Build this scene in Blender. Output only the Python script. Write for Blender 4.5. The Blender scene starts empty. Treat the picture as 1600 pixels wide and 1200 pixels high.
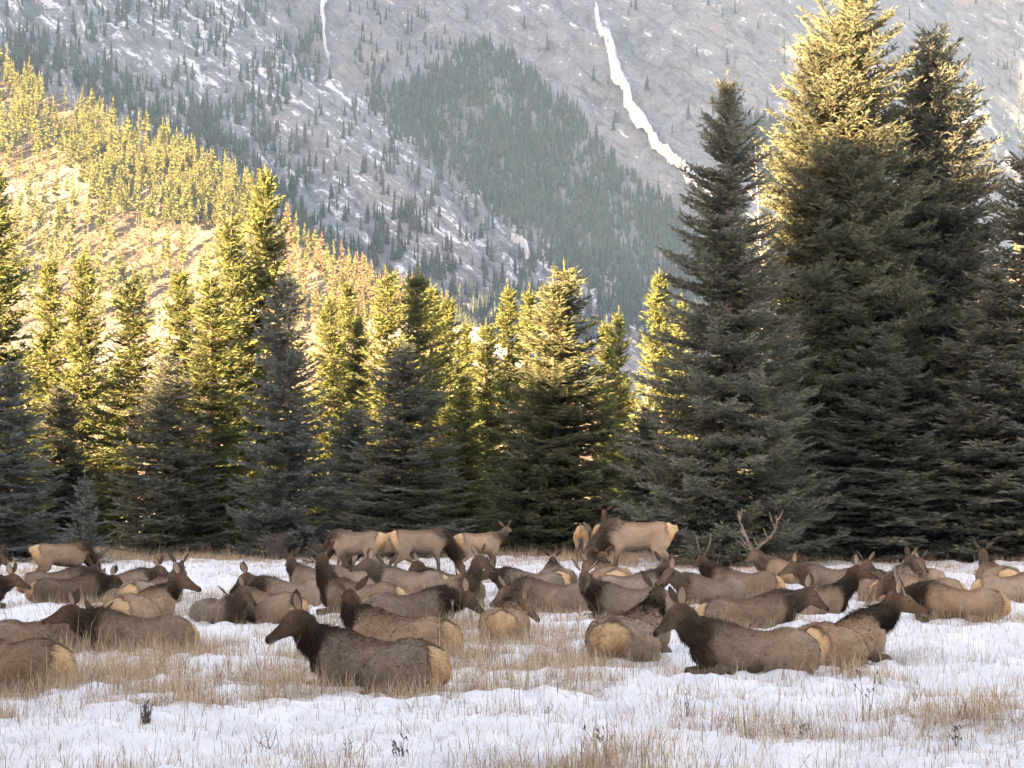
import bpy, math, random
import numpy as np
from mathutils import Vector

S = bpy.context.scene
COL = S.collection
R_ = math.radians
rng = np.random.default_rng(7)
random.seed(7)

# ------------------------------------------------------------------ camera, sky, sun, exposure
F_PX = 3400.0          # focal length in pixels of the 1600 px wide photograph
CAM_H = 2.0
HORIZON = 780.0
cam_d = bpy.data.cameras.new("camera")
cam = bpy.data.objects.new("camera", cam_d)
COL.objects.link(cam)
cam_d.sensor_width = 36.0
cam_d.lens = 36.0 * F_PX / 1600.0
cam_d.clip_start = 0.1
cam_d.clip_end = 20000
cam.location = (0, 0, CAM_H)
cam.rotation_euler = (R_(90) + math.atan((HORIZON - 600.0) / F_PX), 0, 0)
S.camera = cam

SUN_EL = 10.0
SUN_AZ = Vector((-0.7071, -0.7071, 0))          # towards the sun, in plan: behind the camera and to the left
W = bpy.data.worlds.new("World")
S.world = W
W.use_nodes = True
nt = W.node_tree
for n in list(nt.nodes):
    nt.nodes.remove(n)
sky = nt.nodes.new("ShaderNodeTexSky")
sky.sky_type = 'NISHITA'
sky.sun_disc = False
sky.sun_elevation = R_(SUN_EL)
sky.sun_rotation = math.atan2(SUN_AZ.x, SUN_AZ.y)
sky.air_density = 1.0
sky.dust_density = 0.6
sky.ozone_density = 1.0
bg = nt.nodes.new("ShaderNodeBackground")
bg.inputs[1].default_value = 0.09
wo = nt.nodes.new("ShaderNodeOutputWorld")
nt.links.new(sky.outputs[0], bg.inputs[0])
nt.links.new(bg.outputs[0], wo.inputs[0])

sun_d = bpy.data.lights.new("sun", 'SUN')
sun_d.energy = 5.0
sun_d.angle = R_(0.5)
sun_d.color = (1.0, 0.92, 0.56)
sun = bpy.data.objects.new("sun", sun_d)
COL.objects.link(sun)
to_sun = Vector((SUN_AZ.x * math.cos(R_(SUN_EL)), SUN_AZ.y * math.cos(R_(SUN_EL)), math.sin(R_(SUN_EL))))
sun.rotation_euler = to_sun.to_track_quat('Z', 'Y').to_euler()
sun.location = (-50, -50, 60)

vs = S.view_settings
S.display_settings.display_device = 'sRGB'
vs.view_transform = 'Standard'
vs.look = 'None'
vs.gamma = 1.0
vs.use_curve_mapping = False
vs.exposure = 3.76
vs.use_white_balance = True
vs.white_balance_temperature = 9100
vs.white_balance_tint = 36

S.render.engine = 'CYCLES'
cy = S.cycles
cy.use_denoising = True
cy.max_bounces = 6
cy.diffuse_bounces = 4
cy.glossy_bounces = 2
cy.transmission_bounces = 2
cy.volume_bounces = 0
cy.transparent_max_bounces = 6
cy.sample_clamp_indirect = 4.0
cy.use_adaptive_sampling = True
cy.adaptive_threshold = 0.015


# ------------------------------------------------------------------ helpers
def tag(o, label=None, cat=None, group=None, kind=None):
    if label: o["label"] = label
    if cat: o["category"] = cat
    if group: o["group"] = group
    if kind: o["kind"] = kind
    return o


def mesh_np(name, V, F, col=None, attrs=None, mats=(), smooth=False, matidx=None):
    """V (n,3); F = list of integer arrays (m,k), one per polygon size."""
    me = bpy.data.meshes.new(name)
    V = np.asarray(V, np.float32)
    F = [np.asarray(f, np.int32) for f in F if len(f)]
    me.vertices.add(len(V))
    me.vertices.foreach_set("co", V.ravel())
    nl = sum(f.size for f in F)
    npol = sum(len(f) for f in F)
    me.loops.add(nl)
    me.loops.foreach_set("vertex_index", np.concatenate([f.ravel() for f in F]))
    me.polygons.add(npol)
    tot = np.concatenate([np.full(len(f), f.shape[1], np.int32) for f in F])
    start = np.concatenate([[0], np.cumsum(tot)[:-1]]).astype(np.int32)
    me.polygons.foreach_set("loop_start", start)
    me.polygons.foreach_set("loop_total", tot)
    if smooth:
        me.polygons.foreach_set("use_smooth", np.ones(npol, bool))
    if matidx is not None:
        me.polygons.foreach_set("material_index", np.asarray(matidx, np.int32))
    if col is not None:
        c = np.ones((len(V), 4), np.float32)
        c[:, :3] = col
        a = me.attributes.new("col", 'FLOAT_COLOR', 'POINT')
        a.data.foreach_set("color", c.ravel())
    for k, v in (attrs or {}).items():
        a = me.attributes.new(k, 'FLOAT', 'POINT')
        a.data.foreach_set("value", np.asarray(v, np.float32))
    for m in mats:
        me.materials.append(m)
    me.update(calc_edges=True)
    return me


def link(name, me, parent=None, loc=None):
    o = bpy.data.objects.new(name, me)
    COL.objects.link(o)
    if parent is not None:
        o.parent = parent
    if loc is not None:
        o.location = loc
    return o


def empty(name, loc, rz=0.0):
    o = bpy.data.objects.new(name, None)
    COL.objects.link(o)
    o.location = loc
    o.rotation_euler = (0, 0, rz)
    o.empty_display_size = 0.3
    return o


def norm(v):
    return v / np.maximum(np.linalg.norm(v, axis=-1, keepdims=True), 1e-9)


def _hash(ix, iy, seed):
    h = (ix.astype(np.int64) * 374761393 + iy.astype(np.int64) * 668265263 + seed * 974711) & 0xFFFFFFFF
    h = ((h ^ (h >> 13)) * 1274126177) & 0xFFFFFFFF
    h = h ^ (h >> 16)
    return (h & 0xFFFF) / 65535.0


def vnoise(x, y, seed=0):
    ix, iy = np.floor(x), np.floor(y)
    fx, fy = x - ix, y - iy
    fx = fx * fx * fx * (fx * (fx * 6 - 15) + 10)
    fy = fy * fy * fy * (fy * (fy * 6 - 15) + 10)
    a, b = _hash(ix, iy, seed), _hash(ix + 1, iy, seed)
    c, d = _hash(ix, iy + 1, seed), _hash(ix + 1, iy + 1, seed)
    return (a * (1 - fx) + b * fx) * (1 - fy) + (c * (1 - fx) + d * fx) * fy * 1.0


def fbm(x, y, oct=4, seed=0, gain=0.5):
    s, a, t = 0.0, 1.0, 0.0
    for i in range(oct):
        s = s + a * (vnoise(x, y, seed + i * 17) - 0.5)
        t += a
        a *= gain
        x, y = x * 1.93 + 11.3, y * 2.07 + 5.7
    return s / t * 2.0      # about -1..1


def sstep(a, b, x):
    t = np.clip((x - a) / (b - a), 0, 1)
    return t * t * (3 - 2 * t)


# ------------------------------------------------------------------ materials
def mat(name):
    m = bpy.data.materials.new(name)
    m.use_nodes = True
    t = m.node_tree
    b = t.nodes["Principled BSDF"]
    b.inputs["Roughness"].default_value = 0.85
    b.inputs["Specular IOR Level"].default_value = 0.2
    return m, t, b


def node(t, typ, **kw):
    n = t.nodes.new(typ)
    for k, v in kw.items():
        setattr(n, k, v)
    return n


def mixc(t, fac, a, b, blend='MIX'):
    n = t.nodes.new("ShaderNodeMix")
    n.data_type = 'RGBA'
    n.blend_type = blend
    for sock, v in ((n.inputs[0], fac), (n.inputs[6], a), (n.inputs[7], b)):
        if isinstance(v, (int, float)):
            sock.default_value = v
        elif isinstance(v, tuple):
            sock.default_value = (*v, 1) if len(v) == 3 else v
        else:
            t.links.new(v, sock)
    return n.outputs[2]


def mathn(t, op, a, b=None, clamp=False):
    n = t.nodes.new("ShaderNodeMath")
    n.operation = op
    n.use_clamp = clamp
    for i, v in enumerate((a, b)):
        if v is None: continue
        if isinstance(v, (int, float)):
            n.inputs[i].default_value = v
        else:
            t.links.new(v, n.inputs[i])
    return n.outputs[0]


def noise(t, vec, scale, detail=4, rough=0.55):
    n = t.nodes.new("ShaderNodeTexNoise")
    n.inputs["Scale"].default_value = scale
    n.inputs["Detail"].default_value = detail
    n.inputs["Roughness"].default_value = rough
    if vec is not None:
        t.links.new(vec, n.inputs["Vector"])
    return n.outputs["Fac"]


def ramp(t, fac, lo, hi):
    n = t.nodes.new("ShaderNodeMapRange")
    n.inputs[1].default_value = lo
    n.inputs[2].default_value = hi
    t.links.new(fac, n.inputs[0])
    return n.outputs[0]


def bump(t, b, h, strength, dist):
    n = t.nodes.new("ShaderNodeBump")
    n.inputs["Strength"].default_value = strength
    n.inputs["Distance"].default_value = dist
    t.links.new(h, n.inputs["Height"])
    t.links.new(n.outputs[0], b.inputs["Normal"])


def attr(t, name):
    n = t.nodes.new("ShaderNodeAttribute")
    n.attribute_name = name
    return n


def col_mat(name, rough=0.85, transl=0.0, spec=0.15):
    m, t, b = mat(name)
    a = attr(t, "col")
    t.links.new(a.outputs["Color"], b.inputs["Base Color"])
    b.inputs["Roughness"].default_value = rough
    b.inputs["Specular IOR Level"].default_value = spec
    if transl:
        tr = node(t, "ShaderNodeBsdfTranslucent")
        t.links.new(a.outputs["Color"], tr.inputs[0])
        mx = node(t, "ShaderNodeMixShader")
        mx.inputs[0].default_value = transl
        t.links.new(b.outputs[0], mx.inputs[1])
        t.links.new(tr.outputs[0], mx.inputs[2])
        t.links.new(mx.outputs[0], t.nodes["Material Output"].inputs[0])
    return m


def flat_mat(name, c, rough=0.85, spec=0.2, nscale=0, namp=0.3, bumpd=0.0):
    m, t, b = mat(name)
    b.inputs["Roughness"].default_value = rough
    b.inputs["Specular IOR Level"].default_value = spec
    if nscale:
        co = node(t, "ShaderNodeTexCoord").outputs["Object"]
        f = noise(t, co, nscale)
        c2 = tuple(min(1, v * (1 - namp)) for v in c)
        c3 = tuple(min(1, v * (1 + namp)) for v in c)
        t.links.new(mixc(t, ramp(t, f, 0.3, 0.7), c2, c3), b.inputs["Base Color"])
        if bumpd:
            bump(t, b, f, 0.8, bumpd)
    else:
        b.inputs["Base Color"].default_value = (*c, 1)
    return m


M_NEEDLE = col_mat("spruce_needles", 0.7, 0.33, 0.25)
M_GRASS = col_mat("dry_grass", 0.8, 0.25, 0.1)
M_BARK = flat_mat("bark", (0.11, 0.085, 0.07), 0.95, 0.1, 14, 0.45, 0.02)
M_TWIG = flat_mat("dead_twigs", (0.10, 0.075, 0.07), 0.95, 0.1, 9, 0.3)
M_PALE = flat_mat("pale_deadwood", (0.42, 0.36, 0.31), 0.9, 0.1, 9, 0.3)
M_FAR = col_mat("distant_foliage", 0.8, 0.25, 0.1)
M_ANTLER = flat_mat("antler", (0.19, 0.14, 0.10), 0.6, 0.3, 20, 0.35)
M_EYE = flat_mat("eye", (0.01, 0.007, 0.005), 0.12, 0.6)


def coat_material():
    m, t, b = mat("elk_coat")
    a = attr(t, "col")
    co = node(t, "ShaderNodeTexCoord").outputs["Object"]
    f1 = noise(t, co, 7, 5, 0.65)
    f2 = noise(t, co, 90, 3, 0.6)
    v = mathn(t, 'ADD', mathn(t, 'MULTIPLY', f1, 0.6), mathn(t, 'MULTIPLY', f2, 0.5))
    k = ramp(t, v, 0.25, 0.85)
    lo = mixc(t, 1.0, a.outputs["Color"], (0.62, 0.60, 0.58), 'MULTIPLY')
    hi = mixc(t, 1.0, a.outputs["Color"], (1.35, 1.33, 1.30), 'MULTIPLY')
    t.links.new(mixc(t, k, lo, hi), b.inputs["Base Color"])
    b.inputs["Roughness"].default_value = 0.9
    b.inputs["Specular IOR Level"].default_value = 0.04
    b.inputs["Sheen Weight"].default_value = 0.03
    b.inputs["Sheen Roughness"].default_value = 0.5
    bump(t, b, v, 0.7, 0.012)
    return m


M_ELK = coat_material()
M_FUR = col_mat("elk_hair", 0.95, 0.0, 0.03)


def ground_material():
    m, t, b = mat("snow_and_straw")
    co = node(t, "ShaderNodeTexCoord").outputs["Object"]
    a = attr(t, "bare")
    n1 = noise(t, co, 5.0, 5, 0.65)
    n2 = noise(t, co, 28.0, 4, 0.6)
    n3 = noise(t, co, 1.2, 4, 0.6)
    v = mathn(t, 'ADD', a.outputs["Fac"], mathn(t, 'MULTIPLY', mathn(t, 'SUBTRACT', n1, 0.5), 0.9))
    v = mathn(t, 'ADD', v, mathn(t, 'MULTIPLY', mathn(t, 'SUBTRACT', n2, 0.5), 0.8))
    fac = ramp(t, v, 0.50, 0.68)
    straw = mixc(t, ramp(t, n2, 0.35, 0.65), (0.17, 0.115, 0.07), (0.40, 0.30, 0.19))
    straw = mixc(t, ramp(t, n3, 0.4, 0.7), straw, (0.42, 0.33, 0.22))
    snow = mixc(t, ramp(t, n3, 0.3, 0.7), (0.70, 0.70, 0.705), (0.83, 0.825, 0.815))
    t.links.new(mixc(t, fac, snow, straw), b.inputs["Base Color"])
    b.inputs["Roughness"].default_value = 0.75
    b.inputs["Specular IOR Level"].default_value = 0.2
    h = mathn(t, 'ADD', mathn(t, 'MULTIPLY', n2, 0.6), mathn(t, 'MULTIPLY', n1, 0.8))
    bump(t, b, h, 1.0, 0.14)
    return m


def rock_material():
    m, t, b = mat("limestone_with_snow")
    geo = node(t, "ShaderNodeNewGeometry")
    pos = geo.outputs["Position"]

    def dot(v):
        n = node(t, "ShaderNodeVectorMath", operation='DOT_PRODUCT')
        n.inputs[1].default_value = v
        t.links.new(pos, n.inputs[0])
        return n.outputs["Value"]
    along = dot((0.54, -0.67, -0.51))
    across = dot((0.60, -0.10, 0.79))
    depth = dot((0.58, 0.73, -0.35))
    cmb = node(t, "ShaderNodeCombineXYZ")
    t.links.new(mathn(t, 'MULTIPLY', along, 0.22), cmb.inputs[0])
    t.links.new(across, cmb.inputs[1])
    t.links.new(mathn(t, 'MULTIPLY', depth, 0.6), cmb.inputs[2])
    st = cmb.outputs[0]
    n_big = noise(t, pos, 0.006, 5, 0.6)
    n_mid = noise(t, pos, 0.04, 6, 0.65)
    n_fine = noise(t, pos, 0.25, 5, 0.65)
    s_big = noise(t, st, 0.02, 5, 0.6)
    s_fine = noise(t, st, 0.11, 6, 0.68)
    grey = mixc(t, ramp(t, n_mid, 0.3, 0.7), (0.105, 0.118, 0.142), (0.255, 0.275, 0.315))
    scree = mixc(t, ramp(t, n_fine, 0.3, 0.7), (0.155, 0.138, 0.14), (0.325, 0.30, 0.30))
    k = mathn(t, 'MULTIPLY', attr(t, "scree").outputs["Fac"], ramp(t, s_big, 0.35, 0.55))
    c = mixc(t, k, grey, scree)
    # joints and gullies running down the fall line
    cmb2 = node(t, "ShaderNodeCombineXYZ")
    sx = node(t, "ShaderNodeSeparateXYZ")
    t.links.new(pos, sx.inputs[0])
    t.links.new(mathn(t, 'ADD', sx.outputs[0], mathn(t, 'MULTIPLY', n_mid, 26.0)), cmb2.inputs[0])
    t.links.new(mathn(t, 'MULTIPLY', sx.outputs[1], 0.12), cmb2.inputs[1])
    t.links.new(mathn(t, 'MULTIPLY', sx.outputs[2], 0.22), cmb2.inputs[2])
    v_fine = noise(t, cmb2.outputs[0], 0.16, 6, 0.7)
    c = mixc(t, mathn(t, 'MULTIPLY', ramp(t, v_fine, 0.47, 0.36), 0.6), c, (0.085, 0.085, 0.09))
    c = mixc(t, mathn(t, 'MULTIPLY', ramp(t, n_fine, 0.55, 0.70), 0.5), c, (0.34, 0.36, 0.385))
    # dark cracks and ledges along the dipping beds
    c = mixc(t, mathn(t, 'MULTIPLY', ramp(t, s_fine, 0.47, 0.37), 0.75), c, (0.075, 0.075, 0.08))
    # ochre stains
    c = mixc(t, mathn(t, 'MULTIPLY', ramp(t, n_big, 0.58, 0.70), 0.4), c, (0.36, 0.29, 0.20))
    # snow lying on the ledges
    sn = mathn(t, 'ADD', s_fine, mathn(t, 'MULTIPLY', mathn(t, 'SUBTRACT', n_fine, 0.5), 0.35))
    sn = mathn(t, 'ADD', sn, mathn(t, 'MULTIPLY', mathn(t, 'SUBTRACT', n_mid, 0.5), 0.25))
    thr = mathn(t, 'MULTIPLY', attr(t, "snow").outputs["Fac"], 0.2)
    sn = ramp(t, mathn(t, 'ADD', sn, thr), 0.70, 0.76)
    c = mixc(t, sn, c, (0.66, 0.67, 0.69))
    t.links.new(c, b.inputs["Base Color"])
    b.inputs["Roughness"].default_value = 0.95
    h = mathn(t, 'ADD', mathn(t, 'MULTIPLY', s_fine, 1.0), mathn(t, 'MULTIPLY', n_fine, 0.5))
    bump(t, b, h, 1.0, 9.0)
    return m


def hill_material():
    m, t, b = mat("dry_hillside")
    pos = node(t, "ShaderNodeNewGeometry").outputs["Position"]
    n1 = noise(t, pos, 0.03, 5, 0.6)
    n2 = noise(t, pos, 0.18, 5, 0.65)
    n3 = noise(t, pos, 0.7, 4, 0.6)
    c = mixc(t, ramp(t, n2, 0.35, 0.65), (0.068, 0.046, 0.032), (0.165, 0.140, 0.112))
    c = mixc(t, mathn(t, 'MULTIPLY', ramp(t, n1, 0.50, 0.62), 0.7), c, (0.20, 0.19, 0.18))
    c = mixc(t, mathn(t, 'MULTIPLY', ramp(t, n3, 0.56, 0.66), 0.6), c, (0.05, 0.038, 0.028))
    t.links.new(c, b.inputs["Base Color"])
    bump(t, b, n2, 1.0, 5.0)
    return m


M_GROUND = ground_material()
M_ROCK = rock_material()
M_HILL = hill_material()


def ice_material():
    m, t, b = mat("waterfall_ice")
    pos = node(t, "ShaderNodeNewGeometry").outputs["Position"]
    n1 = noise(t, pos, 0.16, 5, 0.65)
    n2 = noise(t, pos, 0.5, 4, 0.6)
    c = mixc(t, ramp(t, n2, 0.3, 0.7), (0.52, 0.55, 0.58), (0.66, 0.68, 0.69))
    c = mixc(t, ramp(t, n1, 0.60, 0.66), c, (0.24, 0.25, 0.27))
    t.links.new(c, b.inputs["Base Color"])
    b.inputs["Roughness"].default_value = 0.5
    bump(t, b, n2, 1.0, 2.0)
    return m


M_ICE = ice_material()
# ------------------------------------------------------------------ the meadow
def G(px, py):
    """Ground point seen at a pixel of the photograph (flat meadow)."""
    d = F_PX * CAM_H / (py - HORIZON)
    return (px - 800.0) / F_PX * d, d


def ground_h(x, y):
    x = np.asarray(x, float); y = np.asarray(y, float)
    near = sstep(3, 12, y) * (1 - sstep(85, 130, y)) * (1 - sstep(25, 60, np.abs(x)))
    h = 0.15 * fbm(x / 5.0, y / 6.0, 3, 3) + 0.13 * fbm(x / 1.1, y / 1.4, 4, 5, 0.6) + 0.10 * np.abs(fbm(x / 0.42, y / 0.55, 3, 9, 0.6)) - 0.05 * sstep(0.12, 0.5, fbm(x / 0.2, y / 0.26, 2, 15))
    return h * near


def bare_f(x, y):
    """How much straw shows through the snow, 0..1."""
    b = 0.255 + 0.36 * fbm(x / 2.6, y / 3.6, 4, 21) + 0.22 * fbm(x / 0.7, y / 1.0, 3, 33)
    b = b + 0.42 * sstep(64, 76, y + 3.0 * fbm(x / 4.0, y / 9.0, 3, 71))
    b = b + 0.09 * sstep(27, 18, y)
    return b


def axis(fine_lo, fine_hi, steps, far_lo, far_hi, growth=1.35):
    lo, hi = [], []
    s = steps[1] - steps[0]
    v = steps[0]
    while v > far_lo:
        s *= growth; v -= s; lo.append(max(v, far_lo))
    s = steps[-1] - steps[-2]
    v = steps[-1]
    while v < far_hi:
        s *= growth; v += s; hi.append(min(v, far_hi))
    return np.array(lo[::-1] + list(steps) + hi)


def grid_mesh(name, X, Y, Z, mats, attrs=None, smooth=True):
    ny, nx = X.shape
    V = np.stack([X, Y, Z], -1).reshape(-1, 3)
    i = np.arange((ny - 1) * (nx - 1))
    r, c = i // (nx - 1), i % (nx - 1)
    a = r * nx + c
    F = np.stack([a, a + 1, a + nx + 1, a + nx], 1)
    return mesh_np(name, V, [F], attrs=attrs, mats=mats, smooth=smooth)


def build_ground():
    xs = axis(-19, 19, np.concatenate([np.arange(-19, -8.0, 0.16), np.arange(-8, 8.0, 0.075), np.arange(8, 19.01, 0.16)]), -2450, 2450)
    ysf = [12.0]
    while ysf[-1] < 84:
        ysf.append(ysf[-1] * 1.0057)
    ys = axis(12, 84, np.array(ysf), -400, 3350)
    X, Y = np.meshgrid(xs, ys)
    Z = ground_h(X, Y)
    B = bare_f(X, Y)
    me = grid_mesh("meadow", X, Y, Z, [M_GROUND], {"bare": B.ravel()})
    return tag(link("meadow", me), kind="structure")


build_ground()


# ------------------------------------------------------------------ the mountain, the sunlit hill, the ridges out of the frame
def mountain_h(x, y):
    A = -0.4813 * x + 0.3654 * y - 401.9
    B = 0.75 * (y - 1430.0)
    Fr = B - 0.85 * np.maximum(x - 250.0, 0)
    E = 1.15 * (y - 2080.0) + 0.25 * x
    # coordinates along / across the dipping beds, for the relief
    p = (x * 0.62 - y * 0.78)
    q = (x * 0.78 + y * 0.62)
    rel = 5.5 * np.abs(fbm(x / 17, y / 40, 4, 59, 0.6)) + 16 * fbm(p / 260, q / 90, 4, 41) + 9 * (1 - np.abs(fbm(p / 120, q / 34, 4, 47))) + 7 * fbm(p / 36, q / 12, 4, 53, 0.6)
    crag = 26 * np.abs(fbm(x / 60, y / 140, 4, 57)) * sstep(1650, 1950, y)
    z = np.maximum(np.maximum(A, np.minimum(B, Fr)), E)
    z = z + rel * sstep(-20, 60, z) - crag
    # the beds crop out as small cliffs and ledges, and gullies run down the fall line
    sb = (0.60 * x - 0.10 * y + 0.79 * z) / 24.0 + 1.1 * fbm(x / 70, y / 90, 3, 63)
    fr = sb - np.floor(sb)
    saw = np.where(fr < 0.72, fr / 0.72, (1 - fr) / 0.28) - 0.5
    z = z + 8.5 * saw * sstep(-0.15, 0.25, fbm(x / 110, y / 150, 3, 65)) * sstep(40, 120, z)
    z = z - 11.0 * sstep(0.10, 0.45, fbm(x / 26 + y / 160, y / 420, 3, 67)) * sstep(90, 200, z)
    return np.minimum(z, 640 + 20 * fbm(x / 90, y / 90, 3, 61))


MX = np.arange(-640, 820.1, 4.2)
MY = np.concatenate([np.arange(1330, 2200, 4.2), np.arange(2200, 3100, 12.0)])
MGX, MGY = np.meshgrid(MX, MY)
MGZ = mountain_h(MGX, MGY)
A_ = -0.4813 * MGX + 0.3654 * MGY - 401.9
isA = sstep(-6, 12, A_ - 0.75 * (MGY - 1430.0))
scree_a = np.clip(0.25 + 0.75 * isA * sstep(420, 150, MGZ) + 0.5 * sstep(260, 120, MGZ), 0, 1)
snow_a = np.clip(0.35 + 0.55 * isA, 0, 1) * (1 - 0.25 * sstep(420, 300, MGZ))
me = grid_mesh("mountain", MGX, MGY, MGZ, [M_ROCK], {"scree": scree_a.ravel(), "snow": snow_a.ravel()})
tag(link("mountain", me), kind="structure")


def ray_hit(px, py, hx, hy, HZ, y0, y1, step):
    """Where the sight lines through the given pixels meet a height field (plan grid hx, hy, heights HZ)."""
    px = np.asarray(px, float); py = np.asarray(py, float)
    dx, dz = (px - 800.0) / F_PX, (HORIZON - py) / F_PX
    yy = np.arange(y0, y1, step)
    hit = np.full(len(px), np.nan)
    for y in yy:
        x = dx * y
        z = CAM_H + dz * y
        i = np.clip(np.searchsorted(hx, x), 0, len(hx) - 1)
        j = min(np.searchsorted(hy, y), len(hy) - 1)
        below = (HZ[j, i] >= z) & np.isnan(hit)
        hit[below] = y
    x = dx * hit
    i = np.clip(np.searchsorted(hx, np.nan_to_num(x)), 0, len(hx) - 1)
    j = np.clip(np.searchsorted(hy, np.nan_to_num(hit)), 0, len(hy) - 1)
    return x, hit, HZ[j, i]


def hill_h(x, y):
    dx, dy = x + 212.0, y - 900.0
    s = 0.658 * dx - 0.753 * dy
    d = -0.753 * dx - 0.658 * dy
    hc = np.where(s > 0, 184 - 0.43 * s, 184 - 0.43 * s)
    hc = np.where(s > 360, 29.2 - 0.12 * (s - 360), hc)
    z = hc - np.where(d > 0, 0.50 * d, -0.95 * d)
    z = z + 7 * fbm(x / 60, y / 60, 4, 81) + 2.5 * fbm(x / 14, y / 18, 3, 83)
    return np.minimum(z, 290)


HX = np.arange(-400, 140.1, 5.0)
HY = np.arange(450, 1060.1, 5.0)
HGX, HGY = np.meshgrid(HX, HY)
HGZ = np.maximum(hill_h(HGX, HGY), -3.0)
tag(link("hill", grid_mesh("hill", HGX, HGY, HGZ, [M_HILL])), kind="structure")

# a second sunlit rise far to the right, behind the tall spruces
H2X = np.arange(60, 420.1, 6.0)
H2Y = np.arange(560, 1050.1, 6.0)
GX2, GY2 = np.meshgrid(H2X, H2Y)
HGZ2 = 118 * np.exp(-(((GX2 - 235) / 90) ** 2 + ((GY2 - 860) / 150) ** 2)) + 4 * fbm(GX2 / 40, GY2 / 40, 3, 91) - 4
tag(link("hill", grid_mesh("hill", GX2, GY2, HGZ2, [M_HILL])), kind="structure")

# the mountain to the left of the frame that keeps the far face in shade (plan coordinates u across, v along the sunlight)
uu = np.arange(-3300, -1150, 40.0)
vv = np.arange(-1100, 701, 40.0)
U, Vv = np.meshgrid(uu, vv)
crest = np.interp(U, [-3300, -2800, -2100, -1870, -1800, -1735, -1600, -1480, -1420, -1340, -1180],
                  [300, 900, 1050, 1050, 920, 742, 680, 540, 380, 150, 0])
Zc = crest * np.clip(1 - np.abs(Vv + 200) / 850, 0, 1) ** 1.1 + 14 * fbm(U / 150, Vv / 150, 4, 95) - 12
tag(link("mountain", grid_mesh("mountain", (U + Vv) / 2, (Vv - U) / 2, Zc, [M_ROCK],
                               {"scree": np.full(U.size, 0.4), "snow": np.full(U.size, 0.4)})), kind="structure")

# unseen wooded bank behind the camera, crest shaped to set the shade line
uu = np.arange(-420, 420.1, 6.0)
vv = np.arange(-240, 21, 6.0)
U, Vv = np.meshgrid(uu, vv)
bank = lambda u, v: (28.0 + np.interp(u, [-92, -84, -77, -72, -67, -62.6, -61.2, -58], [0, 3.5, 4.5, 4.0, 5, 5.5, 12, 13])) * np.clip(1 - np.abs(v + 118) / 75, 0, 1) * np.clip((400 - np.abs(u)) / 150, 0, 1)
Zb = bank(U, Vv) + 0.6 * fbm(U / 12, Vv / 12, 3, 97) - 0.8
me = grid_mesh("bank", (U + Vv) / 2, (Vv - U) / 2, Zb, [M_HILL])
tag(link("hill", me), kind="structure")


# ------------------------------------------------------------------ conifers
def kites(o, d, L, Wd, c, r):
    """Crossed leaf-shaped blades: a needle-covered twig each."""
    n = len(o)
    rv = norm(r.normal(size=(n, 3)) * 0.5 + np.array([0, 0, 1.0]))
    s = norm(np.cross(d, rv))
    u = norm(np.cross(s, d))
    L = L[:, None]; Wd = Wd[:, None]
    tip = o + d * L
    mid = o + d * L * 0.45
    low = o + d * L * 0.12
    V = np.stack([low + s * Wd * 0.5, tip, low - s * Wd * 0.5,
                  mid + u * Wd * 0.5, tip + d * L * 0.05, o - u * Wd * 0.35], 1).reshape(-1, 3)
    F = np.arange(n * 6).reshape(-1, 3)
    return V, F, np.repeat(c, 6, axis=0)


def tube(P, rad, ns=5):
    P = np.asarray(P, float)
    T = norm(np.gradient(P, axis=0))
    ref = np.where(np.abs(T[:, 2:3]) > 0.9, np.array([[1.0, 0, 0]]), np.array([[0, 0, 1.0]]))
    a = norm(np.cross(T, ref)); b = np.cross(a, T)
    th = np.arange(ns) * 2 * np.pi / ns
    V = P[:, None] + np.asarray(rad)[:, None, None] * (np.cos(th)[None, :, None] * a[:, None] + np.sin(th)[None, :, None] * b[:, None])
    n = len(P)
    i = np.arange((n - 1) * ns)
    r, c = i // ns, i % ns
    F = np.stack([r * ns + c, r * ns + (c + 1) % ns, (r + 1) * ns + (c + 1) % ns, (r + 1) * ns + c], 1)
    return V.reshape(-1, 3), F


def join(parts):
    V, F, k = [], [], 0
    for v, f in parts:
        V.append(v); F.append(f + k); k += len(v)
    return np.concatenate(V), np.concatenate(F)


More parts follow.
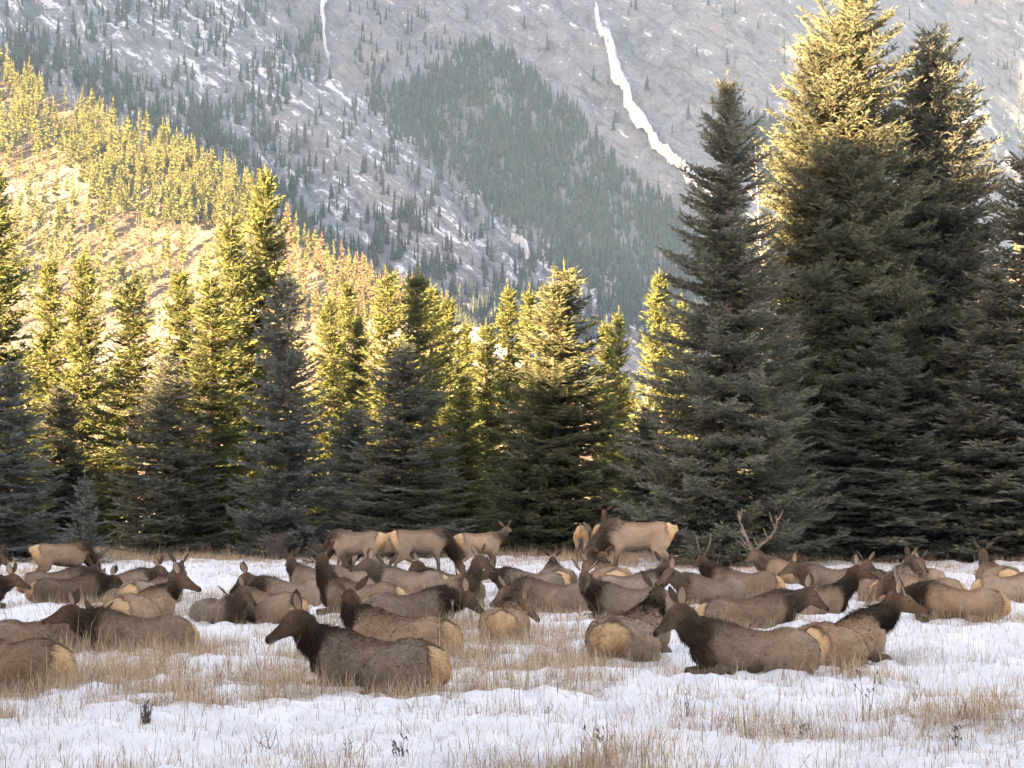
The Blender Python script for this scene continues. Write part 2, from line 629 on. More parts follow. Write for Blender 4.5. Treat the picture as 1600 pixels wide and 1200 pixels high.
def spruce(seed, H, R, spacing=0.16, whorl=0.42, per=6, tw=0.17, ww=0.06, tert=0.085, power=0.8, base=0.03,
           colour=(0.075, 0.085, 0.06), bottom_droop=-0.22, rag=0.3, tip_bare=0.0, side=0.36, keep=1.0, up=-0.10, ups=0.16, leaders=((0, 0, 1.0),)):
    r = np.random.default_rng(seed)
    O, D, L, C = [], [], [], []
    wood = []
    for (lx, ly, hf) in leaders:
        top = H * hf
        zt = np.linspace(0, top, 9)
        wob = np.cumsum(r.normal(0, 0.02, (9, 2)), 0)
        tx = lx * sstep(0.1, 0.7, zt / top) + wob[:, 0]
        ty = ly * sstep(0.1, 0.7, zt / top) + wob[:, 1]
        rad = np.linspace(0.013 * top + 0.05, 0.012, 9)
        wood.append(tube(np.stack([tx, ty, zt], 1), rad, 7))
        z = base * H
        while z < top * 0.99:
            f = z / top
            sect = r.uniform(0.7, 1.15)
            for _ in range(per if f < 0.9 else max(3, per - 2)):
                zz = z + r.uniform(-0.5, 0.5) * whorl
                ff = min(max(zz / top, 0.005), 0.995)
                pr = (1 - ff) ** power * (1 - 0.3 * math.exp(-ff / 0.05)) + 0.012
                bl = R * pr * r.uniform(1 - rag, 1.08) * (0.75 + 0.25 * sect)
                if r.random() < 0.03: bl *= 1.2
                az = r.uniform(0, 2 * np.pi)
                dh = np.array([math.cos(az), math.sin(az), 0.0])
                a = np.interp(ff, [0, 0.35, 0.8, 1], [bottom_droop, -0.12, 0.45, 1.3]) + r.normal(0, 0.09)
                b = np.interp(ff, [0, 0.5, 1], [0.26, 0.20, 0.0]) + r.normal(0, 0.06)
                bx = np.interp(zz, zt, tx); by = np.interp(zz, zt, ty)
                n = max(3, int(bl / spacing))
                s = np.linspace(0.06, 1, n)
                p = np.array([bx, by, zz]) + dh * (bl * s)[:, None]
                p[:, 2] += bl * (a * s + b * s * s)
                p[:, 2] = np.maximum(p[:, 2], 0.05)
                tg = np.repeat(dh[None], n, 0)
                tg[:, 2] = a + 2 * b * s
                tg = norm(tg)
                if bl > 0.5:
                    q = np.array([[bx, by, zz], p[n // 2], p[-1]])
                    wood.append(tube(q, [0.012 + 0.012 * bl, 0.008 + 0.005 * bl, 0.004], 3))
                sd = norm(np.cross(tg, np.array([0, 0, 1.0])))
                tone = r.uniform(0.85, 1.15)
                for sg in (-1, 1):
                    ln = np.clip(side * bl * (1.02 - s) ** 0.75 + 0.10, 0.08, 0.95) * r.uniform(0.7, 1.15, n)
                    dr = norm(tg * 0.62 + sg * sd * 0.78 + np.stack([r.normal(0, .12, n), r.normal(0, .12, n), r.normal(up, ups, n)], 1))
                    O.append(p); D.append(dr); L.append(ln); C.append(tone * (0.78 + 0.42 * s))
                # spine of the branch
                O.append(p[:-1]); D.append(norm(p[1:] - p[:-1])); L.append(np.linalg.norm(p[1:] - p[:-1], axis=1) * 1.2); C.append(np.full(n - 1, tone))
                O.append(p[-1:]); D.append(norm(tg[-1:] + [[0, 0, 0.15]])); L.append(np.array([0.22])); C.append(np.array([tone * 1.05]))
            z += whorl * r.uniform(0.75, 1.2)
        # leader shoot with its candles
        O.append(np.array([[tx[-1], ty[-1], top - 0.35]])); D.append(np.array([[0, 0, 1.0]])); L.append(np.array([0.75])); C.append(np.array([1.0]))
    O = np.concatenate(O); D = np.concatenate(D); L = np.concatenate(L); C = np.concatenate(C)
    # twigs along every side shoot
    m = np.maximum(1, np.ceil(L / tert)).astype(int)
    idx = np.repeat(np.arange(len(O)), m)
    k = np.arange(len(idx)) - np.repeat(np.cumsum(m) - m, m)
    fr = (k + 0.2) / m[idx]
    sgn = np.where(k % 2 == 0, 1.0, -1.0)
    d0 = D[idx]
    sd = norm(np.cross(d0, np.array([0, 0, 1.0])))
    dd = norm(d0 * 0.78 + sd * sgn[:, None] * r.uniform(0.25, 0.8, len(idx))[:, None] + r.normal(0, 0.2, (len(idx), 3)) + np.array([0, 0, 0.02]))
    oo = O[idx] + d0 * (L[idx] * fr)[:, None] + r.normal(0, 0.012, (len(idx), 3))
    ll = tw * r.uniform(0.7, 1.3, len(idx))
    if keep < 1.0:
        sel = r.random(len(idx)) < keep
        idx, dd, oo, ll = idx[sel], dd[sel], oo[sel], ll[sel]
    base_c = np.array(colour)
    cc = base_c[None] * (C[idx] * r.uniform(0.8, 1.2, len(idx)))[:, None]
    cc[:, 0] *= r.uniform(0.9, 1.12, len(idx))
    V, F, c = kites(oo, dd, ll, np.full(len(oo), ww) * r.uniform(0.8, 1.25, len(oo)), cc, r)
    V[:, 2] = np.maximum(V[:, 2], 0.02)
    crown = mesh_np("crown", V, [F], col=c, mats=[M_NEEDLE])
    wv, wf = join(wood)
    trunk = mesh_np("trunk", wv, [wf], mats=[M_BARK], smooth=True)
    return crown, trunk, H, R


GREEN = (0.116, 0.132, 0.048)
GREY = (0.145, 0.152, 0.118)
BLUE = (0.135, 0.150, 0.132)

# three tall spruces on the right, each a tree of its own shape
BIG_A = spruce(101, 14.8, 3.5, 0.14, 0.29, 8, 0.17, 0.055, 0.066, 0.80, 0.01, GREY, -0.14, 0.30, up=0.0, ups=0.22)
BIG_B = spruce(102, 20.5, 3.7, 0.17, 0.30, 9, 0.20, 0.068, 0.085, 0.48, 0.01, (0.142, 0.150, 0.098), -0.02, 0.38, up=0.22, ups=0.32, leaders=((0, 0, 1.0), (-0.9, 0.3, 0.86)))
BIG_C = spruce(103, 18.0, 4.0, 0.18, 0.32, 8, 0.21, 0.07, 0.09, 0.66, 0.01, GREY, 0.0, 0.42, up=0.20, ups=0.30, leaders=((-0.35, 0, 1.0), (0.4, 0.2, 0.97)))
# kinds for the trees of the row
KIND = {
    "dense": spruce(111, 12.0, 2.4, 0.20, 0.33, 9, 0.24, 0.085, 0.115, 0.72, 0.01, GREEN, -0.18, 0.28),
    "loose": spruce(112, 12.0, 2.3, 0.21, 0.38, 8, 0.24, 0.08, 0.115, 0.78, 0.01, GREEN, -0.28, 0.36),
    "blue": spruce(113, 11.0, 2.3, 0.19, 0.36, 8, 0.22, 0.08, 0.105, 0.74, 0.01, BLUE, -0.1, 0.32),
    "narrow": spruce(114, 12.0, 1.8, 0.20, 0.32, 8, 0.24, 0.085, 0.11, 0.68, 0.01, GREEN, -0.2, 0.33),
    "forked": spruce(115, 12.0, 2.5, 0.20, 0.36, 7, 0.24, 0.085, 0.11, 0.70, 0.01, (0.128, 0.138, 0.075), -0.16, 0.30, leaders=((-0.25, 0, 1.0), (0.45, 0.1, 0.93))),
    "grey": spruce(117, 12.0, 2.5, 0.19, 0.33, 8, 0.23, 0.08, 0.105, 0.70, 0.01, GREY, -0.16, 0.32),
    "sapling": spruce(116, 3.0, 0.85, 0.09, 0.17, 5, 0.12, 0.045, 0.075, 0.9, 0.02, BLUE, 0.05, 0.35),
}


def plant_tree(proto, px, top, dist, label, R=None, group="conifers along the edge of the meadow", name="spruce_tree", rz=None):
    crown, trunk, H0, R0 = proto
    x = (px - 800.0) / F_PX * dist
    base_px = HORIZON + CAM_H * F_PX / dist
    H = (base_px - top) * dist / F_PX
    z = float(ground_h(x, dist)) - 0.03
    r = empty(name, (x, dist, z), random.uniform(0, 6.28) if rz is None else rz)
    sxy = (1.12 * R / R0) if R else (H / H0)
    r.scale = (sxy, sxy, H / H0)
    link("trunk", trunk, r)
    link("crown", crown, r)
    tag(r, label, "spruce tree" if name == "spruce_tree" else "sapling", group)
    return r


for a in [
    # proto, px, top px, distance, label, radius
    (BIG_A, 1140, 122, 66, "grey green spruce in full shade, standing in front and left of the tallest tree", 3.35),
    (BIG_B, 1335, -40, 72, "tallest spruce, its top and left side lit gold by the sun", 3.75),
    (BIG_C, 1462, 40, 75, "wide dark spruce with twin spires right of the tallest tree", 4.2),
    (KIND["grey"], 1632, 215, 70, "dark spruce cut off by the right edge of the picture", 3.5),
    (KIND["grey"], 1555, 430, 69, "low shaded spruce at far right before the twin spired one", 3.2),
    (KIND["loose"], 1248, 190, 84, "thin dark spruce between the tallest tree and the shaded grey green one", 1.9),
    (KIND["dense"], -12, 272, 80, "tall spruce cut off by the left edge with a sunlit tip", 2.4),
    (KIND["blue"], 14, 560, 69, "short blue grey spruce at the left edge standing in shade", 2.1),
    (KIND["narrow"], 76, 405, 97, "sunlit narrow spruce, second from the left edge behind the short blue one", 1.7),
    (KIND["dense"], 126, 408, 91, "sunlit pointed spruce directly behind the little sapling", 2.0),
    (KIND["loose"], 211, 424, 83, "spruce with gold tip and open shaded branches right of the sapling", 2.3),
    (KIND["narrow"], 281, 424, 96, "slim spruce with gold tip beside the bare pale aspen", 1.8),
    (KIND["grey"], 262, 560, 76, "shaded spruce of level branches left of the twin topped pair", 2.2),
    (KIND["dense"], 411, 276, 88, "highest spruce of the left half, gold crown above the blue grey tree", 2.4),
    (KIND["loose"], 366, 330, 86, "gold topped spruce touching the left side of the highest left spruce", 2.3),
    (KIND["loose"], 334, 432, 79, "open branched dark spruce left of the blue grey tree", 2.4),
    (KIND["blue"], 449, 430, 74, "pale blue grey spruce below the highest left spruce", 2.1),
    (KIND["dense"], 515, 470, 104, "sunlit spruce with blunt top just right of the blue grey tree", 1.9),
    (KIND["narrow"], 541, 440, 108, "slender sunlit spruce spire behind the blunt topped one", 1.7),
    (KIND["dense"], 560, 505, 93, "bright yellow lit spruce with open dark base left of centre", 1.7),
    (KIND["loose"], 607, 432, 89, "sunlit spruce with brown cone heavy top left of centre", 2.2),
    (KIND["grey"], 634, 545, 73, "wide dark spruce with layered branches behind the standing elk", 2.5),
    (KIND["narrow"], 652, 430, 94, "left spire of the close sunlit pair above the wide dark spruce", 1.8),
    (KIND["narrow"], 671, 446, 97, "right spire of the close sunlit pair above the wide dark spruce", 1.8),
    (KIND["dense"], 702, 472, 101, "bushy sunlit spruce right of the close sunlit pair", 2.0),
    (KIND["narrow"], 729, 505, 112, "small sunlit spruce spire left of the yellow tree lit to its foot", 1.5),
    (KIND["narrow"], 758, 510, 104, "bright yellow spruce lit by the sun nearly to its foot", 1.75),
    (KIND["narrow"], 727, 590, 79, "thin dark spruce in front of the yellow tree lit to its foot", 1.1),
    (KIND["narrow"], 793, 450, 106, "narrow sunlit spire left of the big central spruce", 1.6),
    (KIND["narrow"], 826, 457, 110, "narrow sunlit spire touching the big central spruce", 1.6),
    (KIND["forked"], 876, 420, 77, "big central spruce with forked gold top and dark wide skirt", 2.75),
    (KIND["narrow"], 947, 505, 112, "left sunlit spruce of the pair right of the big central spruce", 1.5),
    (KIND["narrow"], 966, 490, 115, "right sunlit spruce of the pair right of the big central spruce", 1.5),
    (KIND["narrow"], 976, 600, 99, "short yellow sunlit spruce in the gap left of the shaded grey green one", 1.35),
    (KIND["dense"], 1034, 434, 95, "gold topped spruce rising at the left shoulder of the shaded grey green one", 2.0),
    (KIND["narrow"], 1066, 470, 104, "slim gold spruce half hidden behind the shaded grey green one", 1.6),
    (KIND["blue"], 560, 640, 79, "low shaded spruce right of the pale blue grey one", 2.0),
    (KIND["grey"], 1010, 640, 82, "low dark spruce at the left foot of the shaded grey green one", 2.0),
    (KIND["loose"], 700, 640, 83, "low dark spruce behind the grazing elk with its rump to the left", 1.9),
    (KIND["grey"], 90, 610, 84, "low dark spruce behind the little sapling", 2.2),
    (KIND["grey"], 1375, 520, 69, "shaded spruce skirt in front of the tallest tree", 3.0),
]:
    plant_tree(*a)
plant_tree(KIND["sapling"], 130, 745, 67, "small pale green spruce sapling behind the grazing elk at left", 0.85, None, "spruce_sapling")
plant_tree(KIND["sapling"], 492, 838, 68, "tiny spruce sapling beside the bare bush", 0.45, None, "spruce_sapling")
for i in range(16):      # trees that close the row from behind
    px = -40 + i * 112 + random.uniform(-30, 30)
    plant_tree(KIND[random.choice(["dense", "narrow", "loose"])], px, random.uniform(560, 640), random.uniform(122, 150),
               "spruce mostly hidden behind the front row of trees", None)


# ------------------------------------------------------------------ far trees
def far_tree(seed, H, R, tufts, bare, col, wood_col):
    """Light conifer for the slopes: a thin stem and ragged drooping sprays."""
    r = np.random.default_rng(seed)
    f = bare + (1 - bare) * np.sort(r.random(tufts)) ** 1.15
    az = r.uniform(0, 2 * np.pi, tufts)
    bl = R * ((1 - f) / (1 - bare)) ** 0.75 * r.uniform(0.6, 1.1, tufts) + 0.04 * R
    o = np.stack([0 * az, 0 * az, f * H], 1)
    d = norm(np.stack([np.cos(az), np.sin(az), np.full(tufts, -0.15) + 0.8 * f ** 3], 1))
    c = np.array(col)[None] * r.uniform(0.75, 1.25, tufts)[:, None]
    V, F, C = kites(o, d, bl, bl * 0.45 + 0.12 * R, c, r)
    o2 = np.array([[0, 0, H * 0.82]])
    V2, F2, C2 = kites(o2, np.array([[0, 0, 1.0]]), np.array([H * 0.18]), np.array([R * 0.22]), np.array([col]), r)
    tv, tf = tube(np.array([[0, 0, -1], [0, 0, H * 0.5], [0, 0, H * 0.95]]), [H * 0.012, H * 0.008, H * 0.002], 3)
    tf = np.concatenate([tf[:, [0, 1, 2]], tf[:, [0, 2, 3]]])
    Vn = np.concatenate([V, V2, tv]); Fn = np.concatenate([F, F2 + len(V), tf + len(V) + len(V2)])
    Cn = np.concatenate([C, C2, np.repeat([wood_col], len(tv), 0)])
    return Vn, Fn, Cn


def scatter_mesh(name, protos, P, Sc, Sz, rz, which, tint):
    """Many small trees as one mesh."""
    V, F, C, k = [], [], [], 0
    for w, (pv, pf, pc) in enumerate(protos):
        m = which == w
        if not m.any(): continue
        ca, sa = np.cos(rz[m]), np.sin(rz[m])
        x = pv[None, :, 0] * Sc[m][:, None]; y = pv[None, :, 1] * Sc[m][:, None]
        X = x * ca[:, None] - y * sa[:, None] + P[m][:, 0:1]
        Y = x * sa[:, None] + y * ca[:, None] + P[m][:, 1:2]
        Z = pv[None, :, 2] * Sz[m][:, None] + P[m][:, 2:3]
        V.append(np.stack([X, Y, Z], -1).reshape(-1, 3))
        n = int(m.sum())
        F.append((pf[None] + (np.arange(n) * len(pv))[:, None, None]).reshape(-1, pf.shape[1]) + k)
        C.append((pc[None] * tint[m][:, None, None]).reshape(-1, 3))
        k += n * len(pv)
    return mesh_np(name, np.concatenate(V), [np.concatenate(F)], col=np.concatenate(C), mats=[M_FAR])


def cone_tree(seed, H, R, col):
    """Distant fir: ragged tiers of boughs round the stem."""
    r = np.random.default_rng(seed)
    V, F, C = [], [], []
    tiers = 4
    for k in range(tiers):
        f0 = 0.04 + 0.80 * k / tiers
        f1 = min(1.0, f0 + 0.36)
        ns = 6
        a = np.arange(ns) * 2 * np.pi / ns + r.uniform(0, 6)
        rad = R * (1 - f0) ** 0.85 * r.uniform(0.55, 1.15, ns)
        b = len(V)
        V.append((0, 0, H * f1))
        for i in range(ns):
            V.append((rad[i] * math.cos(a[i]), rad[i] * math.sin(a[i]), H * (f0 + r.uniform(-0.05, 0.04))))
        t = r.uniform(0.8, 1.2)
        C += [np.array(col) * t] * (ns + 1)
        for i in range(ns):
            F.append((b, b + 1 + i, b + 1 + (i + 1) % ns))
    return np.array(V), np.array(F), np.array(C)


def in_poly(px, py, poly):
    inside = np.zeros(len(px), bool)
    n = len(poly)
    for i in range(n):
        x1, y1 = poly[i]; x2, y2 = poly[(i + 1) % n]
        if y1 == y2: continue
        c = ((y1 > py) != (y2 > py)) & (px < (x2 - x1) * (py - y1) / (y2 - y1) + x1)
        inside ^= c
    return inside


# --- the sunlit hill
PINE = (0.122, 0.132, 0.050)
RUST = (0.17, 0.115, 0.08)
hill_protos = [far_tree(200 + i, 10.0, 1.45 + 0.25 * (i % 3), 85, b, c, (0.16, 0.12, 0.09))
               for i, (b, c) in enumerate([(0.25, PINE), (0.12, PINE), (0.4, PINE), (0.08, (0.125, 0.135, 0.055)), (0.2, RUST)])]
hill_meshes = [mesh_np("pine_tree", v, [f], col=c, mats=[M_FAR]) for v, f, c in hill_protos]
r = np.random.default_rng(31)
n = 9000
px, py = r.uniform(-60, 760, n), r.uniform(60, 520, n)
hx_, hy_, hz_ = ray_hit(px, py, HX, HY, HGZ, 440, 1100, 4.0)
ok = ~np.isnan(hy_) & (hz_ > 2)
den = np.ones(n) * 0.085
den[in_poly(px, py, [(-60, 60), (120, 130), (250, 230), (420, 310), (420, 345), (330, 350), (200, 300), (-60, 240)])] = 0.42
den[in_poly(px, py, [(120, 210), (420, 300), (420, 350), (300, 380), (130, 340)])] = 0.5
den[in_poly(px, py, [(-60, 290), (130, 330), (110, 480), (-60, 480)])] = 0.14
den[in_poly(px, py, [(440, 330), (560, 380), (700, 470), (760, 520), (450, 520)])] = 0.55
den *= 0.55 + 1.5 * sstep(-0.25, 0.3, fbm(px / 40, py / 40, 3, 131))
sel = ok & (r.random(n) < den)
idx = np.nonzero(sel)[0]
hp = np.stack([hx_[idx], hy_[idx], hz_[idx]], 1)
hpx, hpy = px[idx], py[idx]
hs = r.uniform(0.55, 1.25, len(idx)) * np.interp(hp[:, 1], [500, 1000], [0.85, 1.25])
order = np.argsort(-hs / hp[:, 1])
which = r.integers(0, 4, len(idx))
rust = in_poly(hpx, hpy, [(440, 330), (560, 380), (740, 480), (740, 520), (450, 520)]) & (r.random(len(idx)) < 0.5)
which[rust] = 4
NL = 235
for j in order[:NL]:
    w = int(which[j])
    o = link("pine_tree", hill_meshes[w], None, tuple(hp[j]))
    s = float(hs[j])
    o.scale = (s * 1.05, s * 1.05, s)
    o.rotation_euler = (0, 0, float(r.uniform(0, 6.28)))
    tag(o, "reddish dead pine among green ones on the sunlit hill" if w == 4 else "slender sunlit pine growing on the hillside at left",
        "pine tree", "dead pines on the sunlit hill" if w == 4 else "pines on the sunlit hill")
rest = order[NL:]
if len(rest):
    me = scatter_mesh("forest", hill_protos, hp[rest], hs[rest], hs[rest], r.uniform(0, 6.28, len(rest)), which[rest], r.uniform(0.85, 1.15, len(rest)))
    tag(link("forest", me), "thin forest of small sunlit pines filling the hillside", "forest", kind="stuff")

# --- the rise on the right
n = 160
ax, ay = r.uniform(130, 340, n), r.uniform(680, 900, n)
az = 118 * np.exp(-(((ax - 235) / 90) ** 2 + ((ay - 860) / 150) ** 2)) - 5
me = scatter_mesh("forest", hill_protos, np.stack([ax, ay, az], 1), r.uniform(.8, 1.5, n), r.uniform(.9, 1.6, n), r.uniform(0, 6, n), r.integers(0, 4, n), r.uniform(.85, 1.15, n))
tag(link("forest", me), "distant sunlit pines seen past the right edge of the tall spruces", "forest", kind="stuff")

# --- the mountain side
FIR = (0.045, 0.055, 0.045)
mt_protos = [cone_tree(300 + i, 14.0, 1.9 + 0.5 * (i % 3), FIR) for i in range(7)]
n = 52000
px, py = r.uniform(-80, 1680, n), r.uniform(-60, 540, n)
mx, my, mz = ray_hit(px, py, MX, MY, MGZ, 1335, 2900, 4.0)
ok = ~np.isnan(my) & (mz > -5) & (mz < 600)
den = np.full(n, 0.004)
diag = (px * 0.6 + py * 0.8) / 30.0
along_ = (px * 0.8 - py * 0.6) / 150.0
streak = sstep(-0.05, 0.35, fbm(along_, diag, 4, 141))
P3 = [(-80, -60), (490, -60), (505, 100), (620, 220), (760, 330), (900, 430), (1100, 540), (400, 540), (-80, 60)]
den = np.where(in_poly(px, py, P3), 0.03 + 0.17 * streak, den)
P2 = [(-80, 20), (60, 60), (200, 120), (330, 180), (430, 290), (540, 400), (700, 480), (760, 540), (480, 540), (300, 290), (120, 140), (-80, 90)]
den = np.where(in_poly(px, py, P2), 0.30 + 0.12 * streak, den)
P1 = [(560, 150), (630, 95), (690, 72), (770, 70), (830, 110), (890, 165), (950, 240), (1000, 285), (1060, 335), (1110, 400), (1120, 520), (990, 480), (900, 440), (820, 380), (760, 320), (690, 265), (600, 205)]
den = np.where(in_poly(px, py, P1), 0.62, den)
P4 = [(560, 0), (700, 20), (720, 90), (600, 140), (550, 110)]
den = np.where(in_poly(px, py, P4), 0.09, den)
P5 = [(1105, 150), (1170, 180), (1260, 200), (1280, 320), (1200, 300), (1140, 240)]
den = np.where(in_poly(px, py, P5), 0.6, den)
P6 = [(1440, 60), (1680, 140), (1680, 320), (1500, 290)]
den = np.where(in_poly(px, py, P6), 0.05 + 0.2 * streak, den)
P7 = [(700, 450), (900, 470), (1120, 480), (1120, 540), (700, 540)]
den = np.where(in_poly(px, py, P7), 0.35, den)
den *= 0.5 + 0.9 * sstep(-0.3, 0.2, fbm(px / 35, py / 35, 3, 151))
sel = ok & (r.random(n) < den)
idx = np.nonzero(sel)[0]
P = np.stack([mx[idx], my[idx], mz[idx] - 1.0], 1)
k = len(idx)
sz = r.uniform(0.55, 1.15, k)
me = scatter_mesh("forest", mt_protos, P, sz * r.uniform(0.8, 1.2, k), sz, r.uniform(0, 6.28, k), r.integers(0, 7, k), r.uniform(0.7, 1.3, k))
tag(link("forest", me), "dark conifer forest growing on the shaded mountain side", "forest", kind="stuff")
print("hill trees", len(hp), "mountain trees", k)

# --- unseen wood on the bank, tree heights set for the shade line
n = 1100
u = r.uniform(-330, 380, n); v = -118 + r.normal(0, 9, n)
hgt = np.interp(u, [-330, -150, -120, -104, -98, -88, -82, -76, -68, -65, -61, -59, 380], [4, 4, 3.5, 2.6, 3.5, 4.2, 4.5, 4.0, 4.5, 4, 4, 5, 5]) * r.uniform(0.6, 1.15, n)
P = np.stack([(u + v) / 2, (v - u) / 2, bank(u, v) - 0.3], 1)
bank_protos = [far_tree(400 + i, 15.0, 3.0, 80, 0.03, (0.06, 0.07, 0.05), (0.08, 0.07, 0.06)) for i in range(3)]
me = scatter_mesh("forest", bank_protos, P, 0.12 + hgt / 18, hgt / 15, r.uniform(0, 6, n), r.integers(0, 3, n), r.uniform(.8, 1.2, n))
tag(link("forest", me), "unseen conifer wood on the bank behind the camera, shading the meadow", "forest", kind="stuff")


# ------------------------------------------------------------------ frozen waterfalls
def icefall(path, widths, label, seed):
    rr = np.random.default_rng(seed)
    path = np.array(path, float)
    seg = np.linalg.norm(np.diff(path, axis=0), axis=1)
    s = np.concatenate([[0], np.cumsum(seg)])
    m = int(s[-1] / 5) + 2
    t = np.linspace(0, s[-1], m)
    cx, cy_ = np.interp(t, s, path[:, 0]), np.interp(t, s, path[:, 1])
    w = np.interp(t, s, widths) * (0.55 + 0.6 * vnoise(t / 16.0, t * 0 + seed, seed)) * rr.uniform(0.85, 1.1, m)
    cx = cx + 3.0 * fbm(t / 22.0, t * 0 + 3.3, 3, seed + 5)
    hx, hy, hz = ray_hit(cx, cy_, MX, MY, MGZ, 1335, 2900, 2.0)
    good = ~np.isnan(hy)
    hx, hy, w = hx[good], hy[good], w[good]
    rows = []
    for i in range(len(hx)):
        half = w[i] / F_PX * hy[i] * 0.5
        for q in (-1.0, -0.5, 0.0, 0.5, 1.0):
            xx = hx[i] + half * q
            ix = min(np.searchsorted(MX, xx), len(MX) - 1); iy = min(np.searchsorted(MY, hy[i]), len(MY) - 1)
            zz = MGZ[max(iy - 1, 0):iy + 2, max(ix - 1, 0):ix + 2].max()
            bulge = (1 - q * q) * 3.0 + rr.uniform(0.0, 1.4)
            rows.append((xx, hy[i] - bulge - 1.5, zz + 0.6 * bulge + 0.5 if abs(q) < 1 else zz - 3))
    n = len(hx)
    V = np.array(rows)
    F = [(i * 5 + j, i * 5 + j + 1, (i + 1) * 5 + j + 1, (i + 1) * 5 + j) for i in range(n - 1) for j in range(4)]
    o = link("frozen_waterfall", mesh_np("frozen_waterfall", V, [np.array(F)], mats=[M_ICE], smooth=True))
    tag(o, label, "frozen waterfall", "frozen waterfalls on the mountain")


icefall([(930, 8), (938, 40), (952, 75), (965, 110), (972, 135), (985, 165), (1003, 187), (1012, 205), (1030, 232), (1052, 255), (1075, 280), (1100, 300), (1125, 335)],
        [6, 11, 14, 18, 22, 26, 28, 12, 18, 16, 14, 13, 8], "longest white frozen waterfall, dropping down the bare rock right of the forest", 1)
icefall([(800, 372), (810, 388), (820, 403), (827, 416)], [3, 7, 8, 3], "short narrow ice streak below the forest patch on the lower rock", 2)
icefall([(507, -12), (500, 20), (503, 48), (508, 78), (514, 104)], [4, 9, 7, 5, 3], "thin icy gully at top, left of the forest patch", 3)
# ------------------------------------------------------------------ the elk
HAIR = dict(
    body=np.array((0.212, 0.157, 0.116)), back=np.array((0.118, 0.068, 0.042)), belly=np.array((0.10, 0.068, 0.047)),
    rump=np.array((0.47, 0.315, 0.175)), border=np.array((0.045, 0.029, 0.021)), neck=np.array((0.020, 0.0125, 0.0095)),
    head=np.array((0.070, 0.045, 0.031)), leg=np.array((0.105, 0.075, 0.055)), nose=np.array((0.012, 0.010, 0.010)))


class Loft:
    def __init__(self):
        self.V, self.F4, self.F3, self.C, self.D, self.L = [], [], [], [], [], []
        self.k = 0

    def add(self, cen, hw, hh, up, colfn, fur, ns=16):
        cen = np.asarray(cen, float)
        n = len(cen)
        T = norm(np.gradient(cen, axis=0))
        up = np.broadcast_to(np.asarray(up, float), (n, 3))
        side = norm(np.cross(up, T))
        u = norm(np.cross(T, side))
        ph = np.arange(ns) * 2 * np.pi / ns
        hw = np.asarray(hw, float); hh = np.asarray(hh, float)
        V = cen[:, None] + (np.cos(ph)[None, :] * hw[:, None])[..., None] * side[:, None] + (np.sin(ph)[None, :] * hh[:, None])[..., None] * u[:, None]
        t = np.linspace(0, 1, n)
        tt = np.repeat(t, ns); pp = np.tile(ph, n)
        C = colfn(tt, np.sin(pp), np.cos(pp))
        V = V.reshape(-1, 3)
        i = np.arange((n - 1) * ns)
        r, c = i // ns, i % ns
        F = np.stack([r * ns + c, r * ns + (c + 1) % ns, (r + 1) * ns + (c + 1) % ns, (r + 1) * ns + c], 1)
        caps = [cen[0] - T[0] * 0.35 * min(hw[0], hh[0]), cen[-1] + T[-1] * 0.35 * min(hw[-1], hh[-1])]
        k0, k1 = n * ns, n * ns + 1
        j = np.arange(ns)
        F3 = np.concatenate([np.stack([np.full(ns, k0), (j + 1) % ns, j], 1),
                             np.stack([np.full(ns, k1), (n - 1) * ns + j, (n - 1) * ns + (j + 1) % ns], 1)])
        self.V.append(np.concatenate([V, caps]))
        self.F4.append(F + self.k); self.F3.append(F3 + self.k)
        self.C.append(np.concatenate([C, C[:1], C[-1:]]))
        D = -np.repeat(T, ns, axis=0)
        self.D.append(np.concatenate([D, -T[:1], -T[-1:]]))
        Lr = np.asarray(fur, float)
        Lr = np.interp(tt, np.linspace(0, 1, len(Lr)), Lr) if Lr.ndim else np.full(len(tt), float(Lr))
        self.L.append(np.concatenate([Lr, Lr[:1], Lr[-1:]]))
        self.k += n * ns + 2


def lerp(a, b, t):
    t = np.asarray(t)[..., None]
    return a * (1 - t) + b * t


def curve(pts, n):
    """Smooth curve through points (Catmull-Rom), n samples."""
    P = np.asarray(pts, float)
    Q = np.concatenate([2 * P[:1] - P[1:2], P, 2 * P[-1:] - P[-2:-1]])
    m = len(P) - 1
    t = np.linspace(0, m - 1e-6, n)
    i = t.astype(int); f = (t - i)[:, None]
    p0, p1, p2, p3 = Q[i], Q[i + 1], Q[i + 2], Q[i + 3]
    return 0.5 * (2 * p1 + (p2 - p0) * f + (2 * p0 - 5 * p1 + 4 * p2 - p3) * f ** 2 + (3 * p1 - p0 - 3 * p2 + p3) * f ** 3)


def resample(vals, n):
    return np.interp(np.linspace(0, 1, n), np.linspace(0, 1, len(vals)), vals)


def wrap(a):
    return (a + 180) % 360 - 180


